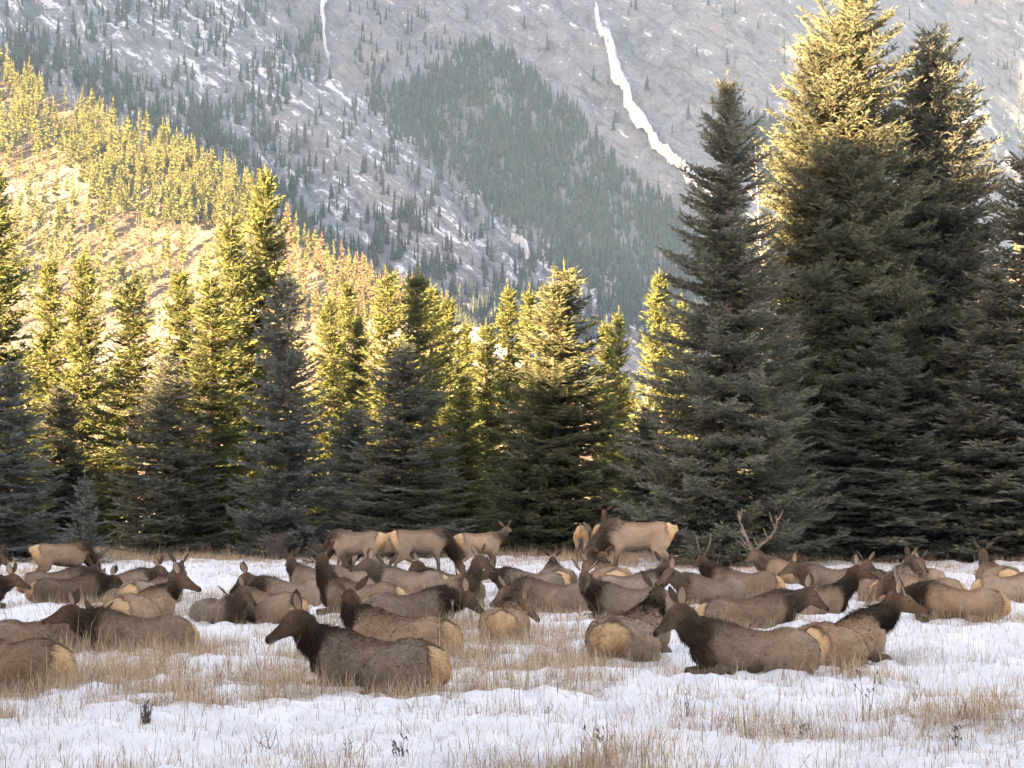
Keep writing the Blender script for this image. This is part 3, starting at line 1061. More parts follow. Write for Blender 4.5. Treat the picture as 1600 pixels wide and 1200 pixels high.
def elk_loft(e, rr):
    """Lofted pieces of one elk, in its own frame: +X forwards, Z up."""
    P = HAIR
    tone = e.get("tone", 1.0) * rr.uniform(0.78, 1.2) * (1.0 if e["pose"] == "lie" else 1.18)  # standing coats lighter: their extra skylight is put into the colour
    warm = rr.uniform(0.96, 1.10)
    darkn = min(1.0, e.get("dark", 0.85) ** 0.55 * rr.uniform(0.95, 1.03))      # how black the neck is
    tint = np.array([warm, 1.0, 2 - warm]) * tone
    body, back, belly, rump = P["body"] * tint, P["back"] * tint, P["belly"] * tint, P["rump"] * tint
    neckc = lerp(P["body"] * 0.8, P["neck"], darkn)
    headc = lerp(P["body"] * 0.75, P["head"], darkn) * tint
    lo = Loft()
    pose = e["pose"]
    lie = pose == "lie"
    if lie:
        X = [-0.79, -0.74, -0.65, -0.50, -0.36, -0.20, 0.0, 0.22, 0.42, 0.58, 0.72]
        Zc = [0.21, 0.225, 0.25, 0.285, 0.295, 0.27, 0.275, 0.30, 0.345, 0.36, 0.36]
        HW = [0.05, 0.11, 0.18, 0.235, 0.25, 0.275, 0.305, 0.285, 0.235, 0.185, 0.10]
        HH = [0.06, 0.13, 0.205, 0.265, 0.285, 0.255, 0.26, 0.285, 0.305, 0.255, 0.14]
    else:
        X = [-0.77, -0.72, -0.64, -0.50, -0.25, 0.0, 0.25, 0.45, 0.62, 0.73]
        Zc = [1.04, 1.05, 1.055, 1.05, 1.00, 0.97, 0.97, 1.02, 1.05, 1.05]
        HW = [0.05, 0.11, 0.165, 0.205, 0.235, 0.265, 0.25, 0.205, 0.16, 0.09]
        HH = [0.09, 0.16, 0.215, 0.25, 0.265, 0.30, 0.315, 0.305, 0.25, 0.14]
    n = 25
    xs = resample(X, n)
    fx = lambda v: np.interp(xs, X, v)
    cen = np.stack([xs, np.zeros(n), fx(Zc)], 1)
    bend = R_(e.get("bend", 0))
    if bend:                                  # the spine bends sideways (to the elk's left when positive)
        a = bend * (xs + 0.0)
        cen[:, 0] = np.where(np.abs(a) > 1e-4, np.sin(a) / bend, xs)
        cen[:, 1] = (1 - np.cos(a)) / bend
    roll = e.get("roll", 0.0)

    def torso_col(t, s, c):
        col = np.repeat(body[None], len(t), 0)
        col = lerp(col, back, sstep(0.66, 0.95, s) * 0.85)
        col = lerp(col, belly, sstep(-0.45, -0.85, s) * 0.85)
        col = lerp(col, np.repeat(neckc[None], len(t), 0), sstep(0.76, 0.97, t) * 0.9)
        return col
    lo.add(cen, fx(HW), fx(HH), (0, 0, 1), torso_col, [0.035, 0.035, 0.03, 0.03, 0.03, 0.035, 0.05, 0.06], 20)

    def place(p):                              # body-frame point following the bent spine
        p = np.asarray(p, float).copy()
        if bend:
            a = bend * p[0]
            cx, cyy = math.sin(a) / bend, (1 - math.cos(a)) / bend
            return np.array([cx - math.sin(a) * p[1], cyy + math.cos(a) * p[1], p[2]])
        return p

    solid = lambda col: (lambda t, s, c: np.repeat(np.asarray(col)[None], len(t), 0))
    if lie:
        for sg in (-1, 1):
            kick = rr.uniform(-0.03, 0.05)
            lo.add(curve([place((-0.63, sg * 0.15, 0.25)), place((-0.44, sg * 0.225, 0.27)), place((-0.20, sg * 0.29, 0.235)), place((-0.01, sg * 0.33, 0.15))], 9),
                   resample([0.13, 0.185, 0.165, 0.08], 9), resample([0.20, 0.265, 0.235, 0.12], 9), (0, 0, 1),
                   lambda t, s, c: lerp(np.repeat(body[None], len(t), 0), belly, sstep(-0.4, -0.9, s) * 0.6), 0.03, 12)
            lo.add(np.array([place((-0.47, sg * 0.10, 0.47)), place((-0.41, sg * 0.12, 0.50)), place((-0.33, sg * 0.12, 0.48))]),
                   [0.05, 0.08, 0.05], [0.05, 0.075, 0.05], (0, 0, 1), solid(body), 0.03, 10)
            lo.add(curve([place((0.48, sg * 0.09, 0.58)), place((0.44, sg * 0.17, 0.45)), place((0.47, sg * 0.21, 0.30))], 6),
                   resample([0.06, 0.085, 0.07], 6), resample([0.09, 0.14, 0.11], 6), (1, 0, 0.01), solid(lerp(body, neckc, np.array(0.25))), 0.035, 10)
            lo.add(curve([place((-0.02, sg * 0.33, 0.12)), place((-0.30, sg * 0.37, 0.07)), place((-0.50, sg * 0.36, 0.055)), place((-0.25, sg * 0.43, 0.04)), place((0.0 + kick, sg * 0.44, 0.035))], 11),
                   resample([0.07, 0.055, 0.045, 0.035, 0.035], 11), resample([0.085, 0.06, 0.045, 0.035, 0.03], 11), (0, 0, 1), solid(P["leg"]), 0.012, 8)
            lo.add(curve([place((0.46, sg * 0.17, 0.40)), place((0.42, sg * 0.22, 0.26)), place((0.36, sg * 0.23, 0.14)), place((0.60, sg * 0.22, 0.08)), place((0.76, sg * 0.19, 0.065)),
                          place((0.62, sg * 0.25, 0.04)), place((0.45, sg * 0.27, 0.03))], 15),
                   resample([0.11, 0.11, 0.08, 0.06, 0.052, 0.036, 0.03], 15), resample([0.17, 0.14, 0.09, 0.06, 0.052, 0.036, 0.03], 15), (0, 1, 0.01),
                   lambda t, s, c: lerp(np.repeat(body[None] * 0.8, len(t), 0), P["leg"] * 0.7, sstep(0.15, 0.5, t)), 0.02, 10)
    else:
        st = e.get("stride", 0.0)
        for sg in (-1, 1):
            f = st * sg
            lo.add(curve([(0.50, sg * 0.13, 1.06), (0.47, sg * 0.15, 0.86), (0.44, sg * 0.14, 0.70), (0.50 + f * .5, sg * 0.125, 0.45), (0.50 + f * .8, sg * 0.12, 0.25), (0.50 + f, sg * 0.12, 0.10), (0.54 + f, sg * 0.12, 0.02)], 19),
                   resample([0.085, 0.085, 0.065, 0.045, 0.030, 0.034, 0.045], 19), resample([0.17, 0.14, 0.09, 0.052, 0.033, 0.038, 0.05], 19), (1, 0, 0.01),
                   lambda t, s, c: lerp(np.repeat(body[None], len(t), 0), P["leg"], sstep(0.25, 0.5, t)), 0.014, 10)
            f = -f
            lo.add(curve([(-0.52, sg * 0.12, 1.05), (-0.45, sg * 0.16, 0.84), (-0.40, sg * 0.15, 0.68), (-0.58 + f * .5, sg * 0.125, 0.52), (-0.68 + f * .7, sg * 0.115, 0.42), (-0.65 + f * .9, sg * 0.115, 0.22), (-0.63 + f, sg * 0.115, 0.10), (-0.59 + f, sg * 0.115, 0.02)], 21),
                   resample([0.11, 0.12, 0.095, 0.055, 0.042, 0.033, 0.036, 0.045], 21), resample([0.24, 0.21, 0.15, 0.075, 0.052, 0.036, 0.04, 0.05], 21), (1, 0, 0.01),
                   lambda t, s, c: lerp(np.repeat(body[None], len(t), 0), P["leg"], sstep(0.28, 0.55, t)), 0.014, 10)
        lo.add(curve([(-0.76, 0, 1.20), (-0.82, 0, 1.14), (-0.84, 0, 1.05)], 5), resample([0.04, 0.04, 0.02], 5), resample([0.04, 0.035, 0.02], 5), (1, 0, 0), solid(rump), 0.04, 8)

    # neck
    head_yaw = R_(wrap(e.get("hyaw", e["dir"]) - e["dir"]))
    pitch = R_(e.get("pitch", -20) - (9 if lie and e.get("pitch", -20) > -36 else 0))
    nyaw = np.clip(head_yaw * 0.55, -R_(75), R_(75))
    lift = e.get("lift", 0.79 if lie else 1.50)
    reach = e.get("reach", 0.29 if lie else 0.42)
    if lie:
        n0 = place((0.40, 0, 0.36)); n1 = place((0.56, 0, 0.46))
    else:
        n0 = np.array((0.44, 0, 1.04)); n1 = np.array((0.62, 0, 1.10))
    bdir = bend * 0.55
    hb = n1 + np.array([reach * math.cos(nyaw + bdir), reach * math.sin(nyaw + bdir), lift - n1[2]])
    mid = n1 * 0.45 + hb * 0.55 + np.array([0.05 * math.cos(nyaw * 0.5 + bdir), 0.05 * math.sin(nyaw * 0.5 + bdir), -0.045])
    # keep the neck's direction at its foot
    hyaw = head_yaw
    hd = np.array([math.cos(pitch) * math.cos(hyaw), math.cos(pitch) * math.sin(hyaw), math.sin(pitch)])
    side = np.array([-math.sin(hyaw), math.cos(hyaw), 0])
    hup = np.cross(hd, side)
    poll = hb
    nk = curve([n0, n1, mid, poll - hup * 0.03 - hd * 0.01], 15)
    ruff = e.get("ruff", 1.0)

    def neck_col(t, s, c):
        col = np.repeat(neckc[None], len(t), 0)
        top = lerp(neckc, body * 0.72, 1 - 0.75 * darkn)
        col = lerp(col, top, sstep(0.2, 0.9, s) * 0.8)
        col = lerp(col, headc, sstep(0.80, 1.0, t) * 0.9)
        return col
    upv = (0, 0, 1) if nk[-1, 2] - nk[0, 2] < 0.1 else None
    ax = nk[-1] - nk[3]
    ref = np.array([-math.cos(nyaw * 0.6), -math.sin(nyaw * 0.6), 0.6]) if ax[2] > -0.1 else np.array([0.3, 0, 1.0])
    lo.add(nk, resample([0.15, 0.170, 0.140, 0.112, 0.085], 15) * (0.9 + 0.1 * ruff), resample([0.25, 0.245, 0.190, 0.150, 0.112], 15) * (0.88 + 0.12 * ruff), ref, neck_col,
           np.array([0.055, 0.09, 0.10, 0.085, 0.035]) * ruff, 16)
    # head
    ts = [-0.05, -0.01, 0.06, 0.13, 0.20, 0.28, 0.355, 0.41, 0.445]
    hw = [0.05, 0.080, 0.094, 0.086, 0.065, 0.052, 0.049, 0.049, 0.034]
    hh = [0.06, 0.090, 0.114, 0.120, 0.096, 0.070, 0.058, 0.056, 0.040]
    dz = [0.0, -0.005, -0.015, -0.028, -0.032, -0.030, -0.030, -0.030, -0.032]
    m = 15
    tq = resample(ts, m)
    ip = lambda v: np.interp(tq, ts, v)
    hc = poll[None] + tq[:, None] * hd[None] + ip(dz)[:, None] * hup[None]

    def head_col(t, s, c):
        col = np.repeat(headc[None], len(t), 0)
        col = lerp(col, headc * 0.55, sstep(0.45, 0.95, s) * sstep(0.35, 0.6, t))
        col = lerp(col, np.array((0.125, 0.068, 0.040)), sstep(0.35, 0.85, s) * sstep(0.42, 0.25, t) * 0.6)
        col = lerp(col, headc * 1.7 + 0.015, sstep(0.1, -0.35, s) * sstep(0.2, 0.35, t) * sstep(0.78, 0.6, t) * 0.55)
        col = lerp(col, headc * 2.1, sstep(-0.25, 0.2, s) * sstep(0.8, 0.35, s) * sstep(0.15, 0.3, t) * sstep(0.62, 0.45, t) * 0.6)
        col = lerp(col, np.array((0.34, 0.27, 0.21)), sstep(-0.45, -0.85, s) * sstep(0.70, 0.80, t) * 0.9)
        col = lerp(col, P["nose"], sstep(0.86, 0.92, t) * sstep(-0.8, -0.4, s))
        return col
    lo.add(hc, ip(hw), ip(hh), hup, head_col, [0.03, 0.02, 0.012, 0.008, 0.006], 16)
    frame = dict(poll=poll, d=hd, s=side, u=hup, headc=headc, neckc=neckc)
    return lo, frame


def ear_mesh(fr, sg, rr, spread):
    """A cupped, leaf-shaped ear with a pale inside."""
    d, s, u, p = fr["d"], fr["s"] * sg, fr["u"], fr["poll"]
    base = p - d * 0.015 + s * 0.070 + u * 0.065
    ax = norm(s * spread + u * rr.uniform(0.62, 0.85) - d * rr.uniform(0.25, 0.5))
    face = norm(d * 0.45 + s * 0.85)                       # where the cup opens
    face = norm(face - ax * np.dot(face, ax))
    wd = np.cross(ax, face)
    L, Wm = 0.245, 0.066
    tl = np.linspace(0, 1, 8)
    wp = np.interp(tl, [0, 0.15, 0.4, 0.7, 0.9, 1.0], [0.45, 0.75, 1.0, 0.75, 0.36, 0.04]) * Wm
    V, C = [], []
    for layer in (0, 1):
        for i, t in enumerate(tl):
            for q in (-1, -0.5, 0, 0.5, 1):
                cup = (q * q - 0.9) * 0.5 * wp[i]
                off = (0.006 if layer else -0.004) * (1 - 0.7 * q * q)
                V.append(base + ax * (L * t) + wd * (wp[i] * q) + face * (cup + off) - face * 0.02 * t * t)
                if layer:
                    cc = lerp(np.array((0.46, 0.34, 0.25)), fr["neckc"], np.array(min(1, abs(q) ** 3 + 0.25 * (abs(q) < 0.2))))
                else:
                    cc = fr["headc"] * 0.8 if t < 0.8 else fr["neckc"]
                C.append(cc)
    F = []
    N = 40
    for i in range(7):
        for j in range(4):
            a = i * 5 + j
            F.append((a, a + 1, a + 6, a + 5))
            F.append((N + a, N + a + 5, N + a + 6, N + a + 1))
        for j in (0, 4):
            a = i * 5 + j
            F.append((a, a + 5, N + a + 5, N + a))
    return mesh_np("ear", np.array(V), [np.array(F)], col=np.array(C), mats=[M_ELK], smooth=True)


def antler_mesh(fr, sg, kind, rr):
    d, s, u, p = fr["d"], fr["s"] * sg, fr["u"], fr["poll"]
    z = np.array([0, 0, 1.0])
    h = norm(np.array([d[0], d[1], 0]))
    b = p + d * 0.05 + s * 0.055 + u * 0.085
    W3 = lambda f, o, up_: b + h * f + s * o + z * up_
    parts = []
    if kind == "spike":
        parts.append(tube(curve([W3(0, 0, -0.03), W3(-0.06, 0.05, 0.14), W3(-0.08, 0.10, 0.30), W3(-0.03, 0.12, 0.42)], 9), np.linspace(0.020, 0.006, 9), 7))
    else:
        beam = curve([W3(0, 0, -0.03), W3(-0.06, 0.15, 0.10), W3(-0.14, 0.37, 0.27), W3(-0.17, 0.54, 0.47), W3(-0.14, 0.62, 0.65), W3(-0.10, 0.64, 0.78)], 22)
        parts.append(tube(beam, np.linspace(0.034, 0.010, 22), 8))
        for k, (f, o, up_, ln) in ((1, (0.95, 0.15, 0.28, 0.34)), (3, (0.8, 0.3, 0.5, 0.30)), (8, (0.75, 0.1, 0.65, 0.26)), (13, (0.5, -0.15, 0.85, 0.34)), (17, (-0.55, 0.35, 0.75, 0.24))):
            dv = norm(h * f + s * o + z * up_)
            q = beam[k]
            parts.append(tube(curve([q, q + dv * ln * 0.5, q + (dv + z * 0.35) * ln * 0.92], 7), np.linspace(0.024, 0.008, 7), 6))
    v, f = join(parts)
    return mesh_np("antler", v, [f], mats=[M_ANTLER], smooth=True)


def eye_mesh():
    bm_v, bm_f = [], []
    for i in range(5):
        a = -math.pi / 2 + math.pi * i / 4
        for j in range(8):
            b = 2 * math.pi * j / 8
            bm_v.append((0.015 * math.cos(a) * math.cos(b), 0.012 * math.cos(a) * math.sin(b), 0.012 * math.sin(a)))
    for i in range(4):
        for j in range(8):
            bm_f.append((i * 8 + j, i * 8 + (j + 1) % 8, (i + 1) * 8 + (j + 1) % 8, (i + 1) * 8 + j))
    return mesh_np("eye", np.array(bm_v), [np.array(bm_f)], mats=[M_EYE], smooth=True)


EYE = eye_mesh()
ELK = []


def elk(px, py, d, label, pose="lie", **k):
    ELK.append(dict(px=px, py=py, dir=d, label=label, pose=pose, **k))


# heading and head yaw in plan: 0 right, 90 away from the camera, 180 left, 270 towards the camera
elk(592, 1083, 160, "nearest elk, lying with black neck and muzzle raised to the left, tan rump at right", hyaw=186, pitch=-26, dark=0.95, scale=1.0, bend=6)
elk(630, 1034, 155, "elk lying right behind the nearest one, showing the dark back of its head", hyaw=110, pitch=-8, dark=0.95, reach=0.26)
elk(12, 1074, 165, "nearest elk at the left edge, only its back and tan rump in view", hyaw=180, dark=0.8)
elk(220, 1018, 200, "elk lying in the left foreground with its muzzle pointing left past a smaller head", hyaw=180, pitch=-12, dark=0.9, tone=0.9, lift=0.66)
elk(62, 1014, 18, "brown elk lying at left with only its ears and back of head raised, facing away", hyaw=75, pitch=-15, dark=0.5, lift=0.54, tone=0.95)
elk(222, 975, 65, "elk lying with its round tan rump to the camera and mouth open to the right", hyaw=-3, pitch=-18, dark=1.0)
elk(240, 948, 60, "elk hidden behind the open mouthed one, only ears and a bit of back showing", hyaw=80, pitch=-10, dark=0.7)
elk(345, 970, 305, "calf lying in the straw left of centre, facing half right with one ear up", hyaw=325, pitch=-32, dark=0.7, scale=0.86)
elk(420, 970, 150, "plain tan back of a resting elk beside the calf, its head tucked down", hyaw=120, pitch=-45, lift=0.42, dark=0.4, scale=0.95)
elk(455, 950, 215, "elk facing left with closed eyes at the left end of the crowded middle", hyaw=186, pitch=-34, dark=0.85, reach=0.3, lift=0.68)
elk(568, 966, 165, "elk with pale rump at right whose dark neck stands tall seen from behind", hyaw=95, pitch=-8, dark=1.0, lift=0.98, reach=0.28)
elk(500, 925, 150, "elk far back, two ears just above the left facing one", hyaw=110, pitch=-10, dark=0.8)
elk(550, 926, 215, "reddish necked elk in the middle crowd with its face turned down to the camera", hyaw=262, pitch=-45, dark=0.6)
elk(585, 917, 170, "small black headed elk between the crowd and the standing rumps", hyaw=130, pitch=-20, dark=1.0, scale=0.85, lift=0.72)
elk(645, 938, 172, "elk lying across the middle, grey face low to the left, brown back rounded", hyaw=190, pitch=-12, dark=0.55, lift=0.74)
elk(638, 983, 348, "elk with head sunk low to the right over its black neck, centre of herd", hyaw=340, pitch=-32, dark=1.0, lift=0.55, reach=0.36, tone=0.95)
elk(705, 932, 150, "dark headed elk with one ear up looking left, below the grazing elk", hyaw=195, pitch=-35, dark=0.85, scale=0.9)
elk(722, 947, 285, "shaggy brown elk sitting upright toward the camera, ears spread, head turned right", hyaw=325, pitch=-18, dark=0.6, lift=0.95)
elk(832, 930, 178, "elk with a long dark face looking left, beside the upright shaggy one", hyaw=190, pitch=-25, dark=0.85, lift=0.62)
elk(790, 1000, 85, "small tan elk curled up, rump to the camera and head down right", hyaw=345, pitch=-45, dark=0.55, lift=0.60, reach=0.30, scale=0.82)
elk(868, 960, 172, "brown backed elk with its head hidden, left of the elk staring at the camera", hyaw=160, pitch=-40, dark=0.5, lift=0.45)
elk(868, 925, 95, "dark elk seen from behind with ears in a V, left of the staring one", hyaw=85, pitch=-12, dark=1.0, lift=0.7)
elk(985, 968, 192, "elk staring straight at the camera over its black neck, body stretched right", hyaw=262, pitch=-30, dark=0.95, reach=0.36)
elk(952, 928, 100, "black headed elk behind the staring one, ears held flat to both sides", hyaw=92, pitch=-10, dark=1.0, spread=1.2, lift=0.78)
elk(998, 905, 182, "largest standing elk, grazing to the left with shaggy dark neck and pale belly", pose="stand", hyaw=182, pitch=-62, lift=0.42, reach=0.48, scale=1.16, dark=0.85, stride=0.05, ruff=1.5)
elk(912, 884, 78, "standing elk turned away, orange rump leftmost of the two behind the largest elk", pose="stand", hyaw=80, pitch=-60, lift=0.5, reach=0.5, scale=0.9)
elk(940, 884, 80, "standing elk turned away with its dark head held high above the largest elk", pose="stand", hyaw=92, pitch=-5, lift=1.62, reach=0.25, scale=1.0, dark=1.0, spread=1.2)
elk(980, 935, 12, "tan elk lying below the largest one, its dark head facing away at right", hyaw=70, pitch=-15, dark=1.0, lift=0.76)
elk(1110, 948, 205, "pale brown elk looking left with a light chest, right of the largest standing elk", hyaw=190, pitch=-26, dark=0.35, scale=0.95, lift=0.7)
elk(1162, 942, 165, "spike antlered elk lying with the back of its black head to the camera", hyaw=115, pitch=-8, dark=1.0, antler="spike")
elk(1238, 918, 160, "bull with wide branching antlers lying in front of the grey green spruce", hyaw=212, pitch=-24, dark=0.35, tone=1.25, antler="rack", ruff=1.6)
elk(1178, 1056, 191, "big elk lying in the right foreground with brown face left and grey flank broadside", hyaw=192, pitch=-30, dark=0.85, tone=0.95)
elk(985, 1036, 65, "elk lying with cream rump to the camera just left of the big foreground one", hyaw=75, pitch=-15, dark=0.95, reach=0.46)
elk(1165, 988, 3, "elk with brown face turned to the right, lying behind the big foreground one", hyaw=345, pitch=-30, dark=0.75, reach=0.34, lift=0.66)
elk(1312, 1033, 48, "young bull with two short spikes, pale body and dark neck, looking right", hyaw=2, pitch=-14, dark=0.95, tone=1.35, antler="spike", ruff=1.3, lift=0.82, reach=0.46)
elk(1300, 922, 185, "brown elk looking left between the antlered bull and the dark right facing one", hyaw=178, pitch=-20, dark=0.55, lift=0.64)
elk(1262, 955, 18, "dark necked elk with its long head stretched right behind the young spike bull", hyaw=-2, pitch=-14, dark=1.0, lift=0.95, reach=0.34)
elk(1372, 938, 85, "dark grey elk with drooping ears, leftmost of three heads before the tallest tree", hyaw=230, pitch=-40, dark=0.85, reach=0.2)
elk(1402, 930, 70, "elk with one pricked ear, middle of three heads before the tallest tree", hyaw=20, pitch=-30, dark=0.85, reach=0.2)
elk(1442, 922, 240, "brown faced elk, rightmost of three heads before the tallest tree", hyaw=300, pitch=-30, dark=0.5, scale=0.9, reach=0.3)
elk(1445, 946, 172, "smooth tan back of an elk behind the one with its black head on the ground", hyaw=160, pitch=-50, dark=0.5, lift=0.42, tone=1.15)
elk(1500, 967, 172, "elk at right asleep with black neck and head laid low to the left", hyaw=168, pitch=-28, dark=1.0, lift=0.48, reach=0.5, tone=1.1)
elk(1555, 917, 100, "elk near the right edge seen from behind, head upright with both ears out", hyaw=90, pitch=-12, dark=0.6, lift=0.86, spread=1.0)
elk(1575, 940, 8, "tan elk lying at the right edge with dark head low", hyaw=30, pitch=-30, dark=0.8, lift=0.62, tone=1.15)
elk(97, 924, 22, "standing elk grazing at far left, tan rump left and black neck down right", pose="stand", hyaw=10, pitch=-60, lift=0.40, reach=0.40, scale=0.82, dark=1.0, stride=0.08)
elk(-52, 946, 12, "dark elk at the left edge with muzzle pointing right", hyaw=-5, pitch=-18, dark=1.0, lift=0.62)
elk(-58, 920, 30, "dark brown neck of an elk cut by the left edge, above the right facing muzzle", hyaw=60, dark=0.9)
elk(108, 940, 15, "dark backed elk in tall straw at left, head low beneath the grazing one", hyaw=5, pitch=-38, dark=0.95, tone=0.5, lift=0.56)
elk(88, 926, 20, "elk with a single pale ear just under the grazing one at far left", hyaw=60, pitch=-25, dark=0.9, tone=0.65, lift=0.62)
elk(186, 934, 35, "small dark elk with upright ears looking right, between the straw and open mouthed one", hyaw=-8, pitch=-22, dark=0.95, lift=0.66)
elk(560, 906, 158, "standing elk with tan rump at right and grey side, left of the standing group", pose="stand", hyaw=160, pitch=-60, lift=0.4, reach=0.48, scale=0.97)
elk(546, 899, 95, "standing elk mostly hidden, its orange rump above the left standing one", pose="stand", hyaw=95, pitch=-60, lift=0.4, reach=0.48, scale=0.98)
elk(608, 899, 185, "standing elk in the gap between the two big standing rumps", pose="stand", hyaw=185, pitch=-60, lift=0.4, reach=0.48, scale=0.95)
elk(655, 906, 14, "standing elk with cream rump at left, grazing to the right with black neck", pose="stand", hyaw=10, pitch=-62, lift=0.42, reach=0.44, scale=0.98, dark=1.0, stride=0.07)
elk(748, 904, 30, "standing elk apart from the group, rump left, looking back to the trees", pose="stand", hyaw=70, pitch=-5, lift=1.40, reach=0.42, scale=0.86, dark=0.6, tone=1.15, stride=0.04)
elk(1092, 876, 45, "elk mostly hidden by the grey green spruce, a patch of pale rump showing", pose="stand", hyaw=45, pitch=-60, lift=0.4, reach=0.48, scale=0.8)


def build_elk():
    tmp, info = [], []
    for i, e in enumerate(ELK):
        rr = np.random.default_rng(900 + i)
        sc = e.get("scale", 1.0)
        lo, fr = elk_loft(e, rr)
        V = np.concatenate(lo.V)
        me = mesh_np("tmp", V, [np.concatenate(lo.F4), np.concatenate(lo.F3)])
        ob = bpy.data.objects.new("tmp", me)
        COL.objects.link(ob)
        pxm = (e["py"] - HORIZON) / CAM_H                  # pixels per metre where it stands
        mod = ob.modifiers.new("r", 'REMESH')
        mod.mode = 'VOXEL'
        mod.voxel_size = float(np.interp(pxm, [60, 90, 130], [0.038, 0.029, 0.020]))
        mod.use_smooth_shade = True
        sm = ob.modifiers.new("s", 'SMOOTH')
        sm.factor = 0.5
        sm.iterations = int(np.interp(pxm, [60, 130], [3, 5]))
        tmp.append(ob)
        info.append((e, lo, fr, rr, sc, pxm))
    bpy.context.view_layer.update()
    dg = bpy.context.evaluated_depsgraph_get()
    for i_elk, (ob, (e, lo, fr, rr, sc, pxm)) in enumerate(zip(tmp, info)):
        ev = ob.evaluated_get(dg)
        m = ev.to_mesh()
        nv, npl = len(m.vertices), len(m.polygons)
        V = np.empty(nv * 3, np.float32); m.vertices.foreach_get("co", V); V = V.reshape(-1, 3).astype(float)
        Nn = np.empty(nv * 3, np.float32); m.vertices.foreach_get("normal", Nn); Nn = Nn.reshape(-1, 3)
        li = np.empty(len(m.loops), np.int32); m.loops.foreach_get("vertex_index", li)
        ls = np.empty(npl, np.int32); m.polygons.foreach_get("loop_total", ls)
        ev.to_mesh_clear()
        assert (ls == 4).all()
        F = li.reshape(-1, 4)
        # colour, hair flow and hair length from the nearest points of the lofted pieces
        CV, CC = np.concatenate(lo.V), np.concatenate(lo.C)
        CD, CL = np.concatenate(lo.D), np.concatenate(lo.L)
        col = np.empty((nv, 3)); flow = np.empty((nv, 3)); fl = np.empty(nv)
        for a in range(0, nv, 4000):
            q = V[a:a + 4000]
            d2 = (q ** 2).sum(1)[:, None] + (CV ** 2).sum(1)[None] - 2 * q @ CV.T
            k = np.argpartition(d2, 7, axis=1)[:, :7]
            dk = np.take_along_axis(d2, k, 1)
            w = 1.0 / (np.maximum(dk, 0) + 4e-4) ** 1.5
            w /= w.sum(1, keepdims=True)
            col[a:a + 4000] = (CC[k] * w[..., None]).sum(1)
            flow[a:a + 4000] = (CD[k] * w[..., None]).sum(1)
            fl[a:a + 4000] = (CL[k] * w).sum(1)
        # the pale rump patch, ragged at its edge, orange below, with a dark border above
        lie = e["pose"] == "lie"
        jag = 0.045 * fbm(V[:, 1] * 14 + 3.1 * i_elk, V[:, 2] * 16, 3, 77)
        zz = V[:, 2] - (0.30 if lie else 1.05)
        ex_ = V[:, 0] + jag + (0.10 if lie else 0.16) * np.abs(zz) - (0.03 if lie else 0.05) + (0.5 if lie else 0.25) * np.maximum(np.abs(V[:, 1]) - 0.11, 0)
        lim = -0.625 if lie else -0.62
        okz = 1.0 if lie else sstep(0.72, 0.86, V[:, 2])
        dark_ = np.exp(-((ex_ - lim - 0.03) / 0.026) ** 2) * sstep(-0.12, 0.08, zz) * 0.7 * okz
        tn = e.get("tone", 1.0) ** 0.5
        pale = lerp(np.array((0.33, 0.175, 0.085)), np.array((0.44, 0.30, 0.17)), sstep(-0.22, 0.16, zz)) * tn * rr.uniform(0.9, 1.1)
        col = lerp(col, HAIR["border"], dark_)
        col = lerp(col, pale, sstep(lim + 0.012, lim - 0.03, ex_) * okz)
        # blotches of lighter and redder hair
        bl = fbm(V[:, 0] * 3.2 + i_elk * 1.7, V[:, 2] * 4.5 + V[:, 1] * 3, 4, 88)
        col = col * (1 + 0.26 * bl)[:, None]
        red = sstep(0.0, 0.5, fbm(V[:, 0] * 2.1 + i_elk * 2.3, V[:, 2] * 3.0 - V[:, 1] * 2, 3, 93)) * 0.3
        col = col * (1 + red[:, None] * np.array((0.16, -0.05, -0.20)))
        # clumped coat relief
        V = V + Nn * (0.012 * fbm(V[:, 0] * 9 + V[:, 1] * 4, V[:, 2] * 11 + V[:, 1] * 6, 3, 5) * np.clip(fl / 0.04, 0, 1.5))[:, None]
        gx, gy = G(e["px"], e["py"])
        root = empty("elk", (gx, gy, float(ground_h(gx, gy)) - 0.03 * (e["pose"] == "lie") - 0.01), R_(e["dir"]))
        root.scale = (sc, sc, sc)
        tag(root, e["label"], "elk", "elk herd resting on the snowy meadow")
        link("body", mesh_np("body", V, [F], col=col, mats=[M_ELK], smooth=True), root)
        # hair blades
        nb = int(np.interp(pxm, [55, 80, 120, 150], [3500, 7000, 19000, 28000]))
        fi = rr.integers(0, len(F), nb)
        keep = rr.random(nb) < np.clip(fl[F[fi, 0]] / 0.035, 0.25, 1.0)
        fi = fi[keep]; nb = len(fi)
        w4 = rr.dirichlet((1, 1, 1, 1), nb)
        p = (V[F[fi]] * w4[..., None]).sum(1)
        nn = Nn[F[fi, 0]]
        fd = flow[F[fi, 0]] + np.array([0, 0, -0.25])
        fd = norm(fd - nn * (fd * nn).sum(1)[:, None] + rr.normal(0, 0.22, (nb, 3)))
        ln = fl[F[fi, 0]] * rr.uniform(0.7, 1.5, nb)
        dv = norm(fd + nn * rr.uniform(0.12, 0.42, nb)[:, None])
        wd = norm(np.cross(dv, nn + rr.normal(0, 0.3, (nb, 3)))) * (np.interp(pxm, [60, 140], [0.008, 0.0062]) * rr.uniform(0.7, 1.3, nb))[:, None]
        HV = np.stack([p - nn * 0.004 - wd, p - nn * 0.004 + wd, p + dv * ln[:, None]], 1).reshape(-1, 3)
        clump = 1 + 0.45 * fbm(p[:, 0] * 17 + p[:, 1] * 6, p[:, 2] * 21 + p[:, 1] * 9, 3, 91)
        hc = np.repeat(col[F[fi, 0]] * (clump * rr.uniform(0.70, 1.4, nb))[:, None], 3, axis=0)
